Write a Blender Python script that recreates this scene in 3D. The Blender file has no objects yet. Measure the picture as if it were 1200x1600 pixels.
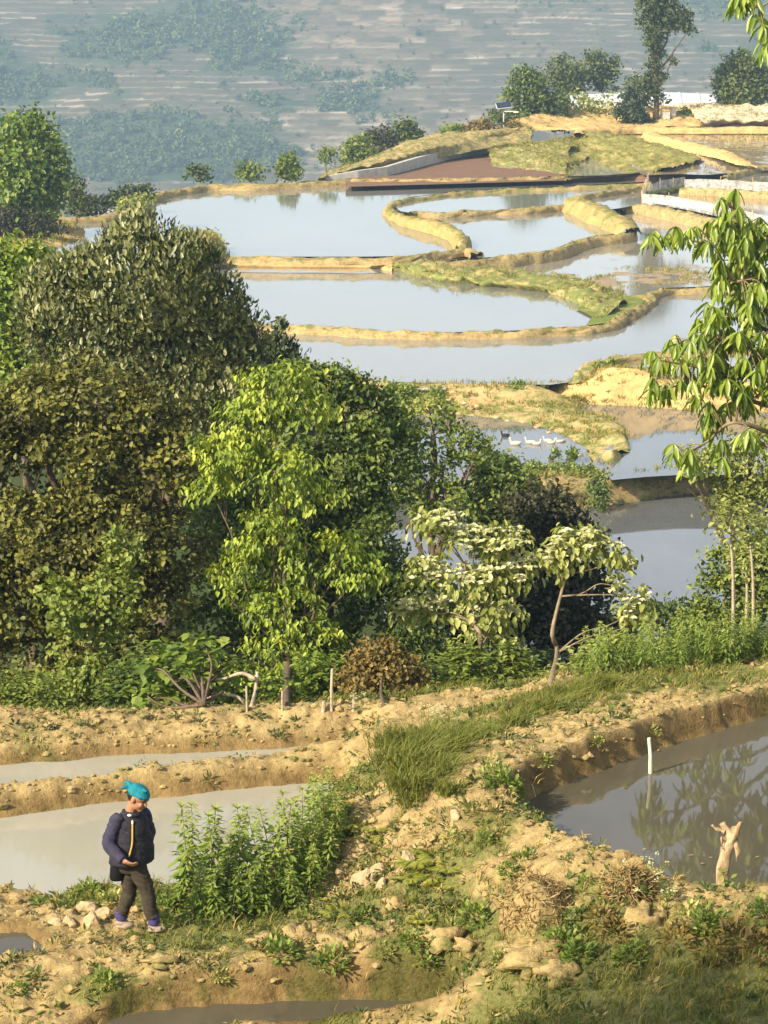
import bpy, bmesh, math, random
import numpy as np
from mathutils import Vector, Matrix

C = bpy.context.scene
COL = C.collection
PI = math.pi
rad = math.radians

# ------------------------------------------------------------------ camera
CAM_Z, PITCH, FPX = 9.0, rad(12.0), 4000.0
cam_d = bpy.data.cameras.new('camera')
cam = bpy.data.objects.new('camera', cam_d); COL.objects.link(cam)
cam.location = (0, 0, CAM_Z); cam.rotation_euler = (PI/2 - PITCH, 0, 0)
cam_d.sensor_fit = 'VERTICAL'; cam_d.sensor_height = 24.0; cam_d.lens = 24.0*FPX/1600.0
cam_d.clip_start = 0.5; cam_d.clip_end = 6000
C.camera = cam

# ------------------------------------------------------------------ light
SUN_TO = Vector((-0.66, -0.57, 0.56)).normalized()
SUN_EL = math.asin(SUN_TO.z); SUN_AZ = math.atan2(SUN_TO.x, SUN_TO.y)
w = bpy.data.worlds.new('World'); C.world = w; w.use_nodes = True
nt = w.node_tree; nt.nodes.clear()
sky = nt.nodes.new('ShaderNodeTexSky'); sky.sky_type = 'NISHITA'; sky.sun_disc = False
sky.sun_elevation = SUN_EL; sky.sun_rotation = SUN_AZ % (2*PI)
sky.air_density = 1.0; sky.dust_density = 5.0; sky.ozone_density = 0.6; sky.altitude = 1500
bg = nt.nodes.new('ShaderNodeBackground'); bg.inputs[1].default_value = 0.15
wo = nt.nodes.new('ShaderNodeOutputWorld')
hs = nt.nodes.new('ShaderNodeHueSaturation'); hs.inputs['Saturation'].default_value = 0.46
nt.links.new(sky.outputs[0], hs.inputs['Color']); nt.links.new(hs.outputs[0], bg.inputs[0]); nt.links.new(bg.outputs[0], wo.inputs[0])
sd = bpy.data.lights.new('sun', 'SUN'); sd.energy = 5.0; sd.angle = rad(0.6); sd.color = (1.0, 0.86, 0.65)
so = bpy.data.objects.new('sun', sd); COL.objects.link(so)
so.rotation_euler = SUN_TO.to_track_quat('Z', 'Y').to_euler()
vs = C.view_settings
vs.view_transform = 'Standard'; vs.look = 'None'; vs.gamma = 1.0; vs.use_curve_mapping = False
vs.exposure = 0.76
cy = C.cycles
cy.max_bounces = 6; cy.diffuse_bounces = 3; cy.glossy_bounces = 3; cy.transmission_bounces = 3
cy.volume_bounces = 0; cy.transparent_max_bounces = 6; cy.caustics_reflective = False; cy.caustics_refractive = False

# ------------------------------------------------------------------ pixel -> world helpers
CP, SP = math.cos(PITCH), math.sin(PITCH)
def ray(u, v):
    dx, dy = (u - 600)/FPX, (800 - v)/FPX
    return np.array([dx, CP + SP*dy, -SP + CP*dy])
def P(u, v, z):                     # the point of the level z that the photograph shows at u, v
    d = ray(u, v); t = (z - CAM_Z)/d[2]
    return np.array([d[0]*t, d[1]*t, z])
def PD(u, v, D):                    # the point at ground distance D
    d = ray(u, v); t = D/d[1]
    return np.array([d[0]*t, D, CAM_Z + d[2]*t])
def mpp(D): return D*1.02/FPX       # metres per photo pixel at distance D

# ------------------------------------------------------------------ noise
def _hash(ix, iy, seed):
    with np.errstate(over='ignore'):
        h = (ix.astype(np.int64)*374761393 + iy.astype(np.int64)*668265263 + seed*974634777) & 0xFFFFFFFF
        h = ((h ^ (h >> 13))*1274126177) & 0xFFFFFFFF
        h = (h ^ (h >> 16)) & 0xFFFFFF
    return h.astype(np.float64)/0xFFFFFF
def vnoise(x, y, seed=0):
    x = np.asarray(x, float); y = np.asarray(y, float)
    ix, iy = np.floor(x), np.floor(y); fx, fy = x-ix, y-iy
    fx = fx*fx*(3-2*fx); fy = fy*fy*(3-2*fy)
    a = _hash(ix, iy, seed); b = _hash(ix+1, iy, seed); c = _hash(ix, iy+1, seed); d = _hash(ix+1, iy+1, seed)
    return (a*(1-fx)+b*fx)*(1-fy) + (c*(1-fx)+d*fx)*fy - 0.5
def fbm(x, y, octv=4, seed=0, gain=0.5):
    s = 0; a = 1.0; f = 1.0
    for k in range(octv):
        s = s + a*vnoise(np.asarray(x)*f + 17.3*k, np.asarray(y)*f - 9.1*k, seed+k*31); a *= gain; f *= 2.03
    return s

# ------------------------------------------------------------------ object helpers
def tag(o, label=None, cat=None, group=None, kind=None):
    if label: o['label'] = label
    if cat: o['category'] = cat
    if group: o['group'] = group
    if kind: o['kind'] = kind
    return o
def thing(name, loc, label, cat, group=None):
    o = bpy.data.objects.new(name, None); COL.objects.link(o); o.location = [float(a) for a in loc]
    o.empty_display_size = 0.2
    return tag(o, label, cat, group)
def link(name, me, parent=None, loc=None):
    o = bpy.data.objects.new(name, me); COL.objects.link(o)
    if parent: o.parent = parent
    if loc is not None: o.location = [float(a) for a in loc]
    return o
def mesh(name, V, F, mat=None, smooth=True, attrs=None, matidx=None):
    V = np.asarray(V, np.float32); Fs = F if isinstance(F, list) else [F]
    Fs = [np.asarray(f, np.int32) for f in Fs if len(f)]
    me = bpy.data.meshes.new(name)
    nl = sum(f.size for f in Fs); nf = sum(len(f) for f in Fs)
    me.vertices.add(len(V)); me.vertices.foreach_set('co', V.ravel())
    me.loops.add(nl); me.loops.foreach_set('vertex_index', np.concatenate([f.ravel() for f in Fs]))
    me.polygons.add(nf)
    tot = np.concatenate([np.full(len(f), f.shape[1], np.int32) for f in Fs])
    st = np.concatenate([[0], np.cumsum(tot)[:-1]]).astype(np.int32)
    me.polygons.foreach_set('loop_start', st); me.polygons.foreach_set('loop_total', tot)
    me.polygons.foreach_set('use_smooth', np.full(nf, smooth))
    for m in (mat if isinstance(mat, (list, tuple)) else [mat]):
        if m: me.materials.append(m)
    if matidx is not None: me.polygons.foreach_set('material_index', np.asarray(matidx, np.int32))
    for k, a in (attrs or {}).items():
        at = me.attributes.new(k, 'FLOAT', 'POINT'); at.data.foreach_set('value', np.asarray(a, np.float32))
    me.update(calc_edges=True); me.validate()
    return me
def ploc(parent):
    l = np.zeros(3)
    while parent is not None: l += np.array(parent.location); parent = parent.parent
    return l
def mk(name, V, F, mat, parent=None, smooth=True, attrs=None):
    V = np.asarray(V, float)
    if parent is not None: V = V - ploc(parent)
    return link(name, mesh(name, V, F, mat, smooth, attrs), parent)
class Geo:                          # collects pieces of ONE part
    def __init__(s): s.V = []; s.T = []; s.Q = []; s.A = []; s.n = 0
    def add(s, V, T=None, Q=None, a=0.5):
        V = np.asarray(V, float)
        if T is not None and len(T): s.T.append(np.asarray(T)+s.n)
        if Q is not None and len(Q): s.Q.append(np.asarray(Q)+s.n)
        s.V.append(V); s.n += len(V)
        s.A.append(np.full(len(V), a) if np.isscalar(a) else np.asarray(a))
    def build(s, name, mat, parent=None, smooth=True):
        F = ([np.concatenate(s.T)] if s.T else []) + ([np.concatenate(s.Q)] if s.Q else [])
        return mk(name, np.concatenate(s.V), F, mat, parent, smooth, {'rnd': np.concatenate(s.A)})
def norm(a): return a/np.maximum(np.linalg.norm(a, axis=-1, keepdims=True), 1e-9)
def tube(pts, r, seg=7, cap=True):
    pts = np.asarray(pts, float); n = len(pts); r = np.broadcast_to(np.asarray(r, float), (n,))
    tg = norm(np.gradient(pts, axis=0)); ref = np.array([0.31, 0.87, 0.38])
    s = norm(np.cross(tg, ref)); t = np.cross(tg, s)
    an = np.linspace(0, 2*PI, seg, endpoint=False)
    V = (pts[:, None] + r[:, None, None]*(s[:, None]*np.cos(an)[None, :, None] + t[:, None]*np.sin(an)[None, :, None])).reshape(-1, 3)
    i = np.arange(n-1)[:, None]*seg; j = np.arange(seg)[None]; k = (j+1) % seg
    Q = np.stack([i+j, i+k, i+seg+k, i+seg+j], -1).reshape(-1, 4)
    T = np.zeros((0, 3), int)
    if cap:
        V = np.vstack([V, pts[0], pts[-1]]); a, b = n*seg, n*seg+1; j = np.arange(seg); k = (j+1) % seg
        T = np.vstack([np.stack([np.full(seg, a), k, j], -1), np.stack([np.full(seg, b), (n-1)*seg+j, (n-1)*seg+k], -1)])
    return V, T, Q
def curve(pts, n=12):               # smooth polyline through pts (Catmull-Rom)
    p = np.asarray(pts, float); p = np.vstack([2*p[0]-p[1], p, 2*p[-1]-p[-2]])
    out = []; m = len(p)-3; per = max(1, n//m)
    for i in range(m):
        for t in np.linspace(0, 1, per, endpoint=False):
            a, b, c, d = p[i:i+4]
            out.append(0.5*((2*b)+(-a+c)*t+(2*a-5*b+4*c-d)*t*t+(-a+3*b-3*c+d)*t**3))
    out.append(p[-2]); return np.array(out)
def resample(pts, step):
    p = np.asarray(pts, float); d = np.concatenate([[0], np.cumsum(np.linalg.norm(np.diff(p, axis=0), axis=1))])
    n = max(2, int(d[-1]/step)+1); s = np.linspace(0, d[-1], n)
    return np.stack([np.interp(s, d, p[:, k]) for k in range(3)], -1), s
def resample_n(pts, n):
    p = np.asarray(pts, float); d = np.concatenate([[0], np.cumsum(np.linalg.norm(np.diff(p, axis=0), axis=1))])
    s = np.linspace(0, d[-1], n)
    return np.stack([np.interp(s, d, p[:, k]) for k in range(3)], -1)
def box(c, s, rz=0.0, jit=0.0, rng=None):
    c = np.asarray(c, float); s = np.asarray(s, float)/2
    V = np.array([[x, y, z] for z in (-1, 1) for y in (-1, 1) for x in (-1, 1)], float)*s
    if jit and rng is not None: V = V + rng.normal(0, jit, V.shape)
    R = np.array([[math.cos(rz), -math.sin(rz), 0], [math.sin(rz), math.cos(rz), 0], [0, 0, 1]])
    Q = np.array([[0, 2, 3, 1], [4, 5, 7, 6], [0, 1, 5, 4], [2, 6, 7, 3], [0, 4, 6, 2], [1, 3, 7, 5]])
    return V@R.T + c, Q
def gridq(nu, nv):
    i = np.arange(nu-1)[:, None]*nv; j = np.arange(nv-1)[None]
    return np.stack([i+j, i+j+1, i+nv+j+1, i+nv+j], -1).reshape(-1, 4)
def freeze(o):                      # bake modifiers into the mesh
    dg = bpy.context.evaluated_depsgraph_get(); me = bpy.data.meshes.new_from_object(o.evaluated_get(dg))
    o.modifiers.clear(); o.data = me; return o

# ------------------------------------------------------------------ materials
def newmat(name):
    m = bpy.data.materials.new(name); m.use_nodes = True; n = m.node_tree; n.nodes.clear()
    out = n.nodes.new('ShaderNodeOutputMaterial'); return m, n, out
def nd(n, t, **kw):
    x = n.nodes.new(t)
    for k, v in kw.items():
        if k.startswith('i_'):
            key = k[2:]; x.inputs[int(key) if key.isdigit() else key.replace('_', ' ')].default_value = v
        else: setattr(x, k, v)
    return x
def ramp(n, cols, fac):
    r = n.nodes.new('ShaderNodeValToRGB'); e = r.color_ramp.elements
    for i, (p, c) in enumerate(cols):
        el = e[i] if i < 2 else e.new(p)
        el.position = p; el.color = (*c, 1)
    n.links.new(fac, r.inputs[0]); return r
def mix(n, a, b, fac, mode='MIX'):
    x = nd(n, 'ShaderNodeMix', data_type='RGBA', blend_type=mode)
    for s, v in ((6, a), (7, b)):
        if isinstance(v, tuple): x.inputs[s].default_value = (*v, 1)
        else: n.links.new(v, x.inputs[s])
    if isinstance(fac, (int, float)): x.inputs[0].default_value = fac
    else: n.links.new(fac, x.inputs[0])
    return x.outputs[2]
def noise(n, scale, detail=5.0, rough=0.6, vec=None, sc3=None):
    t = nd(n, 'ShaderNodeTexNoise', i_Scale=scale, i_Detail=detail, i_Roughness=rough)
    if vec is None:
        tc = nd(n, 'ShaderNodeTexCoord'); vec = tc.outputs['Object']
    if sc3 is not None:
        mp = nd(n, 'ShaderNodeMapping'); mp.inputs['Scale'].default_value = sc3
        n.links.new(vec, mp.inputs[0]); vec = mp.outputs[0]
    n.links.new(vec, t.inputs['Vector']); return t.outputs[0]
def mapr(n, val, a, b, c=0.0, d=1.0):
    x = nd(n, 'ShaderNodeMapRange'); n.links.new(val, x.inputs[0])
    for i, v in enumerate((a, b, c, d)): x.inputs[i+1].default_value = v
    return x.outputs[0]

def leafmat(name, cols, transl=0.32, rough=0.5, spec=0.35):
    m, n, out = newmat(name)
    at = nd(n, 'ShaderNodeAttribute', attribute_name='rnd')
    c = ramp(n, [(i/(len(cols)-1), k) for i, k in enumerate(cols)], at.outputs['Fac'])
    b = nd(n, 'ShaderNodeBsdfPrincipled', i_Roughness=rough); b.inputs['Specular IOR Level'].default_value = spec
    n.links.new(c.outputs[0], b.inputs[0])
    tr = nd(n, 'ShaderNodeBsdfTranslucent')
    tc = mix(n, c.outputs[0], (1.0, 1.0, 0.35), 1.0, 'MULTIPLY'); n.links.new(tc, tr.inputs[0])
    ms = nd(n, 'ShaderNodeMixShader'); ms.inputs[0].default_value = transl
    n.links.new(b.outputs[0], ms.inputs[1]); n.links.new(tr.outputs[0], ms.inputs[2]); n.links.new(ms.outputs[0], out.inputs[0])
    return m
def simple(name, col, rough=0.8, var=0.25, scale=6.0, spec=0.2, bump=0.0, bscale=30.0):
    m, n, out = newmat(name)
    t = noise(n, scale)
    c = ramp(n, [(0.25, tuple(k*(1-var) for k in col)), (0.75, tuple(min(1, k*(1+var)) for k in col))], t)
    b = nd(n, 'ShaderNodeBsdfPrincipled', i_Roughness=rough); b.inputs['Specular IOR Level'].default_value = spec
    n.links.new(c.outputs[0], b.inputs[0])
    if bump:
        bp = nd(n, 'ShaderNodeBump', i_Strength=bump, i_Distance=0.02); n.links.new(noise(n, bscale), bp.inputs['Height']); n.links.new(bp.outputs[0], b.inputs['Normal'])
    n.links.new(b.outputs[0], out.inputs[0]); return m
def soilmat(name, dry, brown, green, gamt=0.5, s=1.0, bump=0.6):
    """earth: dry crust, darker clods, and a thin dry-green sward where the noise says so"""
    m, n, out = newmat(name)
    a = noise(n, 0.9*s, 6, 0.65); b2 = noise(n, 6.0*s, 6, 0.7); g = noise(n, 1.6*s, 7, 0.72, sc3=(1, 1, 1.7)); f = noise(n, 26*s, 4, 0.7)
    c = mix(n, dry, brown, mapr(n, b2, 0.42, 0.68))
    c = mix(n, c, tuple(min(1, k*1.25) for k in dry), mapr(n, a, 0.52, 0.72, 0, 0.7))
    c = mix(n, c, tuple(k*0.55 for k in brown), mapr(n, f, 0.58, 0.78, 0, 0.8))
    at = nd(n, 'ShaderNodeAttribute', attribute_name='green')
    ad = nd(n, 'ShaderNodeMath', operation='ADD'); n.links.new(g, ad.inputs[0]); n.links.new(at.outputs['Fac'], ad.inputs[1])
    gf = mapr(n, ad.outputs[0], 0.62-gamt*0.3, 0.74-gamt*0.3)
    gc = mix(n, green, tuple(k*0.55 for k in green), mapr(n, f, 0.4, 0.65))
    c = mix(n, c, gc, gf)
    dm = nd(n, 'ShaderNodeAttribute', attribute_name='damp'); c = mix(n, c, (0.60, 0.55, 0.50), mapr(n, dm.outputs['Fac'], .3, .85), 'MULTIPLY')   # damp margin by the water
    bs = nd(n, 'ShaderNodeBsdfPrincipled', i_Roughness=0.95); bs.inputs['Specular IOR Level'].default_value = 0.1
    n.links.new(c, bs.inputs[0])
    bp = nd(n, 'ShaderNodeBump', i_Strength=bump, i_Distance=0.06/s); n.links.new(mix(n, b2, f, 0.4), bp.inputs['Height']); n.links.new(bp.outputs[0], bs.inputs['Normal'])
    n.links.new(bs.outputs[0], out.inputs[0]); return m
def watermat(name, mud, mud2=None, rough=0.04, rip=0.05, rs=2.0, flats=None):
    """muddy paddy water: an opaque silty body under a smooth surface with faint ripples"""
    m, n, out = newmat(name)
    c = mix(n, mud, mud2 or tuple(k*0.75 for k in mud), mapr(n, noise(n, 0.35*rs*0.5, 5, 0.65, sc3=(1, 0.45, 1)), 0.4, 0.65))
    b = nd(n, 'ShaderNodeBsdfPrincipled', i_Roughness=rough, i_IOR=1.33)
    n.links.new(c, b.inputs[0])
    bp = nd(n, 'ShaderNodeBump', i_Strength=rip, i_Distance=0.05)
    n.links.new(noise(n, rs, 3, 0.5, sc3=(1, 0.5, 1)), bp.inputs['Height']); n.links.new(bp.outputs[0], b.inputs['Normal'])
    sh = b.outputs[0]
    if flats:                       # silt breaking the surface in patches
        d = nd(n, 'ShaderNodeBsdfPrincipled', i_Roughness=0.55); d.inputs['Specular IOR Level'].default_value = 0.35
        fc = mix(n, flats[0], tuple(k*0.7 for k in flats[0]), mapr(n, noise(n, 3.0, 5, 0.7), 0.4, 0.65)); n.links.new(fc, d.inputs[0])
        at = nd(n, 'ShaderNodeAttribute', attribute_name='flat')
        ad = nd(n, 'ShaderNodeMath', operation='ADD'); n.links.new(noise(n, flats[1], 7, 0.72, sc3=(1, 0.4, 1)), ad.inputs[0]); n.links.new(at.outputs['Fac'], ad.inputs[1])
        ms = nd(n, 'ShaderNodeMixShader'); n.links.new(mapr(n, ad.outputs[0], 0.60, 0.68), ms.inputs[0])
        n.links.new(sh, ms.inputs[1]); n.links.new(d.outputs[0], ms.inputs[2]); sh = ms.outputs[0]
    n.links.new(sh, out.inputs[0]); return m

M = {}
M['soil'] = soilmat('dry earth', (0.42, 0.315, 0.14), (0.20, 0.14, 0.06), (0.19, 0.19, 0.06), 0.38, 1.0, 0.9)
M['soil_far'] = soilmat('bund earth', (0.46, 0.34, 0.155), (0.24, 0.165, 0.075), (0.22, 0.22, 0.07), 0.5, 1.2, 0.9)
M['soil_gold'] = soilmat('yellow clay', (0.56, 0.39, 0.16), (0.42, 0.27, 0.10), (0.26, 0.24, 0.06), 0.05, 0.6, 0.5)
M['soil_grass'] = soilmat('grassy earth', (0.50, 0.35, 0.15), (0.34, 0.24, 0.09), (0.19, 0.24, 0.05), 0.85, 0.6, 0.6)
M['soil_weedy'] = soilmat('weedy bank earth', (0.50, 0.37, 0.17), (0.33, 0.23, 0.10), (0.22, 0.25, 0.07), 0.55, 1.3, 0.8)
M['soil_strawy'] = soilmat('dry grass bank', (0.42, 0.32, 0.125), (0.31, 0.235, 0.09), (0.24, 0.235, 0.065), 0.6, 0.5, 0.4)
M['soil_under'] = soilmat('dark slope earth', (0.16, 0.12, 0.06), (0.10, 0.08, 0.04), (0.06, 0.08, 0.02), 0.8, 0.5, 0.4)  # darker earth colour for the slope, valley ground and dark mud
M['red'] = soilmat('red field earth', (0.21, 0.125, 0.08), (0.14, 0.08, 0.05), (0.2, 0.2, 0.06), -0.1, 0.9, 0.6)
M['water_far'] = watermat('paddy water far', (0.23, 0.225, 0.19), None, 0.06, 0.015, 0.6)
M['water_flats'] = watermat('paddy water with silt', (0.30, 0.27, 0.21), None, 0.05, 0.02, 0.6, ((0.36, 0.27, 0.17), 0.35))
M['water_mud'] = watermat('wet mud', (0.30, 0.23, 0.15), None, 0.08, 0.02, 0.6, ((0.33, 0.25, 0.17), 0.5))
M['water_mid'] = watermat('paddy water mid', (0.14, 0.145, 0.14), None, 0.04, 0.02, 1.0)
M['water_left'] = watermat('silty paddy water', (0.36, 0.345, 0.275), (0.31, 0.295, 0.225), 0.05, 0.03, 2.5)
M['water_right'] = watermat('clear paddy water', (0.105, 0.095, 0.065), (0.075, 0.066, 0.044), 0.025, 0.03, 2.2)
M['silt'] = soilmat('wet silt', (0.34, 0.26, 0.17), (0.24, 0.18, 0.115), (0.2, 0.17, 0.1), -0.2, 0.8, 0.3)
M['concrete'] = simple('concrete', (0.48, 0.45, 0.38), 0.85, 0.25, 2.5, 0.2, 0.3, 8.0)
M['stone'] = simple('pale stone', (0.44, 0.33, 0.19), 0.9, 0.3, 5.0, 0.15, 0.6, 14.0)
M['pale_stone'] = simple('pale stony earth', (0.56, 0.47, 0.31), 0.95, 0.3, 1.6, 0.1, 0.6, 5.0)
M['bark'] = simple('bark', (0.13, 0.095, 0.065), 0.9, 0.45, 9.0, 0.1, 0.8, 22.0)
M['bark_pale'] = simple('pale bark', (0.42, 0.34, 0.24), 0.85, 0.45, 10.0, 0.15, 0.6, 22.0)
M['bark_mid'] = simple('mid bark', (0.24, 0.185, 0.12), 0.85, 0.5, 10.0, 0.15, 0.7, 22.0)
M['twig'] = simple('green twig', (0.22, 0.17, 0.09), 0.8, 0.3, 8.0, 0.15)
M['wood'] = simple('pale cut wood', (0.52, 0.39, 0.22), 0.8, 0.55, 9.0, 0.15, 0.8, 26.0)
m_, n_, o_ = newmat('weathered stump wood'); c_ = ramp(n_, [(.28, (.13, .08, .04)), (.46, (.34, .23, .12)), (.6, (.56, .44, .26))], noise(n_, 7, 6, .7, sc3=(1.6, 1.6, .6)))
b_ = nd(n_, 'ShaderNodeBsdfPrincipled', i_Roughness=.85); n_.links.new(c_.outputs[0], b_.inputs[0]); p_ = nd(n_, 'ShaderNodeBump', i_Strength=.9, i_Distance=.02); n_.links.new(noise(n_, 30, 5, .7, sc3=(1.5, 1.5, .4)), p_.inputs['Height']); n_.links.new(p_.outputs[0], b_.inputs['Normal']); n_.links.new(b_.outputs[0], o_.inputs[0]); M['stump'] = m_
# ================================================================== THE NEAR TERRACES
def wp(pix, z): return np.array([P(u, v, z) for u, v in pix])
LEFT_POND = [(-260,1398),(-150,1400),(0,1400),(42,1408),(83,1412),(125,1396),(170,1400),(250,1403),(300,1400),(360,1395),(420,1370),(470,1320),(505,1262),(524,1224),(500,1221),(375,1233),(250,1246),(125,1262),(0,1275),(-150,1290),(-300,1300)]
STRIP_POND = [(-300,1218),(-150,1208),(0,1196),(83,1190),(208,1179),(375,1171),(500,1166),(548,1163),(532,1181),(500,1186),(375,1197),(250,1211),(104,1231),(0,1238),(-150,1253),(-300,1266)]
RIGHT_POND = [(1600,1010),(1400,1060),(1290,1092),(1200,1117),(1125,1140),(1050,1162),(975,1189),(900,1215),(844,1237),(814,1264),(808,1290),(825,1312),(862,1335),(900,1358),(950,1376),(1012,1385),(1045,1408),(1080,1418),(1144,1420),(1200,1410),(1300,1400),(1500,1390),(1700,1300)]
PUDDLE = [(-160,1447),(-60,1450),(0,1455),(40,1457),(65,1470),(85,1490),(60,1498),(0,1499),(-100,1500),(-200,1490)]
TRENCH = [(120,1612),(180,1592),(240,1579),(300,1571),(400,1567),(500,1565),(600,1562),(690,1563),(722,1571),(700,1588),(600,1592),(500,1595),(400,1601),(320,1610),(200,1628)]
PONDS = [(wp(LEFT_POND, 0.0)[:, :2], 0.0, 1.1), (wp(STRIP_POND, .08)[:, :2], .08, 0.75), (wp(RIGHT_POND, .70)[:, :2], .70, 2.3),
         (wp(PUDDLE, .12)[:, :2], .12, 0.7), (wp(TRENCH, -.10)[:, :2], -.10, 2.6)]
CTRL = '''-260,1108,.42 0,1108,.42 150,1109,.42 300,1110,.42 420,1110,.43 500,1108,.45 600,1103,.50 680,1093,.55 760,1082,.62 850,1073,.72 950,1050,.82 1050,1035,.85 1200,1030,.85
-150,1240,.25 0,1256,.26 125,1246,.26 250,1228,.26 375,1214,.26 500,1203,.26 -150,1420,.15 0,1430,.15 100,1440,.16 200,1455,.17 300,1460,.2 400,1470,.22 -150,1512,.22 0,1510,.22 150,1505,.22 300,1500,.25 450,1490,.30 600,1490,.38 750,1518,.40 850,1540,.42
0,1592,-.05 120,1590,-.05 300,1632,-.16 500,1612,-.15 650,1608,-.10 740,1600,.02 0,1640,-.10
1400,1030,.95 1300,1045,.95 1200,1064,.95 1125,1078,.95 1012,1101,.95 919,1126,.95 825,1152,.95 750,1182,.96 722,1210,.97 735,1245,.97 765,1285,.96 800,1325,.94 840,1355,.92 880,1385,.90 910,1405,.88 960,1420,.85 1050,1442,.85 1150,1442,.85 1300,1430,.85 1500,1420,.85
690,1140,.75 640,1135,.62 600,1150,.55 570,1185,.55 640,1200,.86 600,1230,.66 560,1250,.40 650,1260,.80 600,1320,.50 540,1350,.30 500,1400,.18 660,1350,.60 720,1330,.80 780,1380,.75 700,1420,.45 600,1420,.32 800,1440,.60 860,1450,.68 700,1470,.36 800,1500,.42 900,1500,.55 1000,1500,.65 1100,1500,.72 1200,1500,.75 1350,1500,.78
1000,1560,.60 1200,1560,.70 900,1580,.45 1000,1640,.65 1200,1640,.75 1400,1600,.80 600,1122,.48 700,1116,.58 800,1106,.70 0,1160,.22 250,1145,.24 420,1140,.28'''
pts = [P(*[float(a) for a in t.split(',')]) for t in CTRL.split()]
pts += [np.array(p, float) for p in ((-7,30.6,-.2),(-4,30.5,-.15),(-2,30.5,-.1),(0,30.8,0),(1.5,31,.15),(3,31.5,.3),(5,32,.4),(7,32,.4))]
pts += [np.array((x, 34, -1.6+.08*x), float) for x in (-8,-4,0,4,8)] + [np.array((x, 39, -3.4), float) for x in (-8,-4,0,4,8)]
pts += [np.array(p, float) for p in ((-8,19,.45),(-4,19,.45),(-1.5,19,.45),(0,19,.6),(2,18.5,.85),(4,18,.95),(8,18,1.0),(-8,15,1.9),(-4,15,1.9),(0,15,1.9),(4,15,2.0),(8,15,2.0),(9,24,.9),(9,21,.95),(-9,22,.2),(-9,26,.1),(-9,29,.42),(9,29,.95))]
CPT = np.array(pts)
_d = np.linalg.norm(CPT[:, None, :2]-CPT[None, :, :2], axis=-1)
_A = np.block([[-_d + 0.03*np.eye(len(CPT)), np.c_[np.ones(len(CPT)), CPT[:, :2]]], [np.r_[[np.ones(len(CPT))], CPT[:, :2].T], np.zeros((3, 3))]])
_w = np.linalg.solve(_A, np.r_[CPT[:, 2], 0, 0, 0])
def land0(x, y):
    q = np.stack([x, y], -1); s = np.empty(len(x))
    for a in range(0, len(x), 20000):
        r = np.linalg.norm(q[a:a+20000, None]-CPT[None, :, :2], axis=-1)
        s[a:a+20000] = -r@_w[:len(CPT)] + _w[-3] + _w[-2]*x[a:a+20000] + _w[-1]*y[a:a+20000]
    return s
def sdist(poly, x, y):              # signed distance, positive inside
    p = poly; q = np.roll(p, -1, 0); best = np.full(len(x), 1e9); ins = np.zeros(len(x), bool)
    for a, b in zip(p, q):
        d = b-a; t = np.clip(((x-a[0])*d[0]+(y-a[1])*d[1])/(d@d+1e-12), 0, 1)
        best = np.minimum(best, np.hypot(x-a[0]-t*d[0], y-a[1]-t*d[1]))
        c = ((a[1] > y) != (b[1] > y)) & (x < (b[0]-a[0])*(y-a[1])/(b[1]-a[1]+1e-12)+a[0]); ins ^= c
    return np.where(ins, best, -best)
GX0, GX1, GY0, GY1, GS = -7.5, 7.5, 15.0, 38.5, 0.034
gx = np.arange(GX0, GX1, GS); gy = np.arange(GY0, GY1, GS)
cx_ = np.arange(GX0-.3, GX1+.6, .25); cy_ = np.arange(GY0-.3, GY1+.6, .25)
_X, _Y = np.meshgrid(cx_, cy_); _Z = land0(_X.ravel(), _Y.ravel()).reshape(_X.shape)
def bil(Z, x0, y0, st, x, y):
    fx = np.clip((x-x0)/st, 0, Z.shape[1]-1.001); fy = np.clip((y-y0)/st, 0, Z.shape[0]-1.001)
    i = fx.astype(int); j = fy.astype(int); fx = fx-i; fy = fy-j
    return (Z[j, i]*(1-fx)+Z[j, i+1]*fx)*(1-fy)+(Z[j+1, i]*(1-fx)+Z[j+1, i+1]*fx)*fy
X, Y = np.meshgrid(gx, gy); xf, yf = X.ravel(), Y.ravel()
H = bil(_Z, cx_[0], cy_[0], .25, xf, yf)
shore = np.full(len(xf), 9.0)
H = H + .07*fbm(xf*1.3, yf*1.3, 3, 5)
for poly, zw, sl in PONDS:
    wob = .10*fbm(xf*2.2, yf*2.2, 4, 11)
    d = sdist(poly, xf, yf) + wob
    cap = zw + .015 + sl*np.maximum(-d, 0)**.9 + .25*np.maximum(0, -d-.55)
    H = np.where(d > 0, zw - np.minimum(.22, .5*d), np.minimum(H, np.maximum(cap, H-1.2)))
    shore = np.minimum(shore, np.where(d > 0, 0, -d))
n1 = fbm(xf*3.1, yf*3.1, 3, 2); n2 = fbm(xf*9, yf*9, 3, 3); n3 = np.abs(fbm(xf*5.5+3, yf*5.5, 3, 8))
amp = np.clip(shore*3, .0, 1)
n4 = fbm(xf*4.2+7, yf*6.5, 4, 21, .6)
mp = P(600, 1330, .55); mound = np.exp(-((xf-mp[0]-.3)/1.5)**2-((yf-mp[1]+.1)/1.5)**2)
H = H + amp*(.05*n1 + .045*n2 - .085*n3 + .02 + mound*(.10*n4 - .10*np.clip(np.abs(n1)*-4+.5, 0, 1)+.08))
Hg = H.reshape(X.shape)
def HT(x, y): return bil(Hg, gx[0], gy[0], GS, np.asarray(x, float), np.asarray(y, float))
def G(u, v, lift=0.0):              # where the sight line of a photo pixel meets the near terrain
    d = ray(u, v); t = np.arange(15.5, 38, .02)
    x, y, z = d[0]*t, d[1]*t, CAM_Z+d[2]*t
    h = np.flatnonzero(z <= HT(x, y)); k = h[0] if len(h) else len(t)-1
    return np.array([x[k], y[k], float(HT(x[k], y[k]))+lift])
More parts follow.
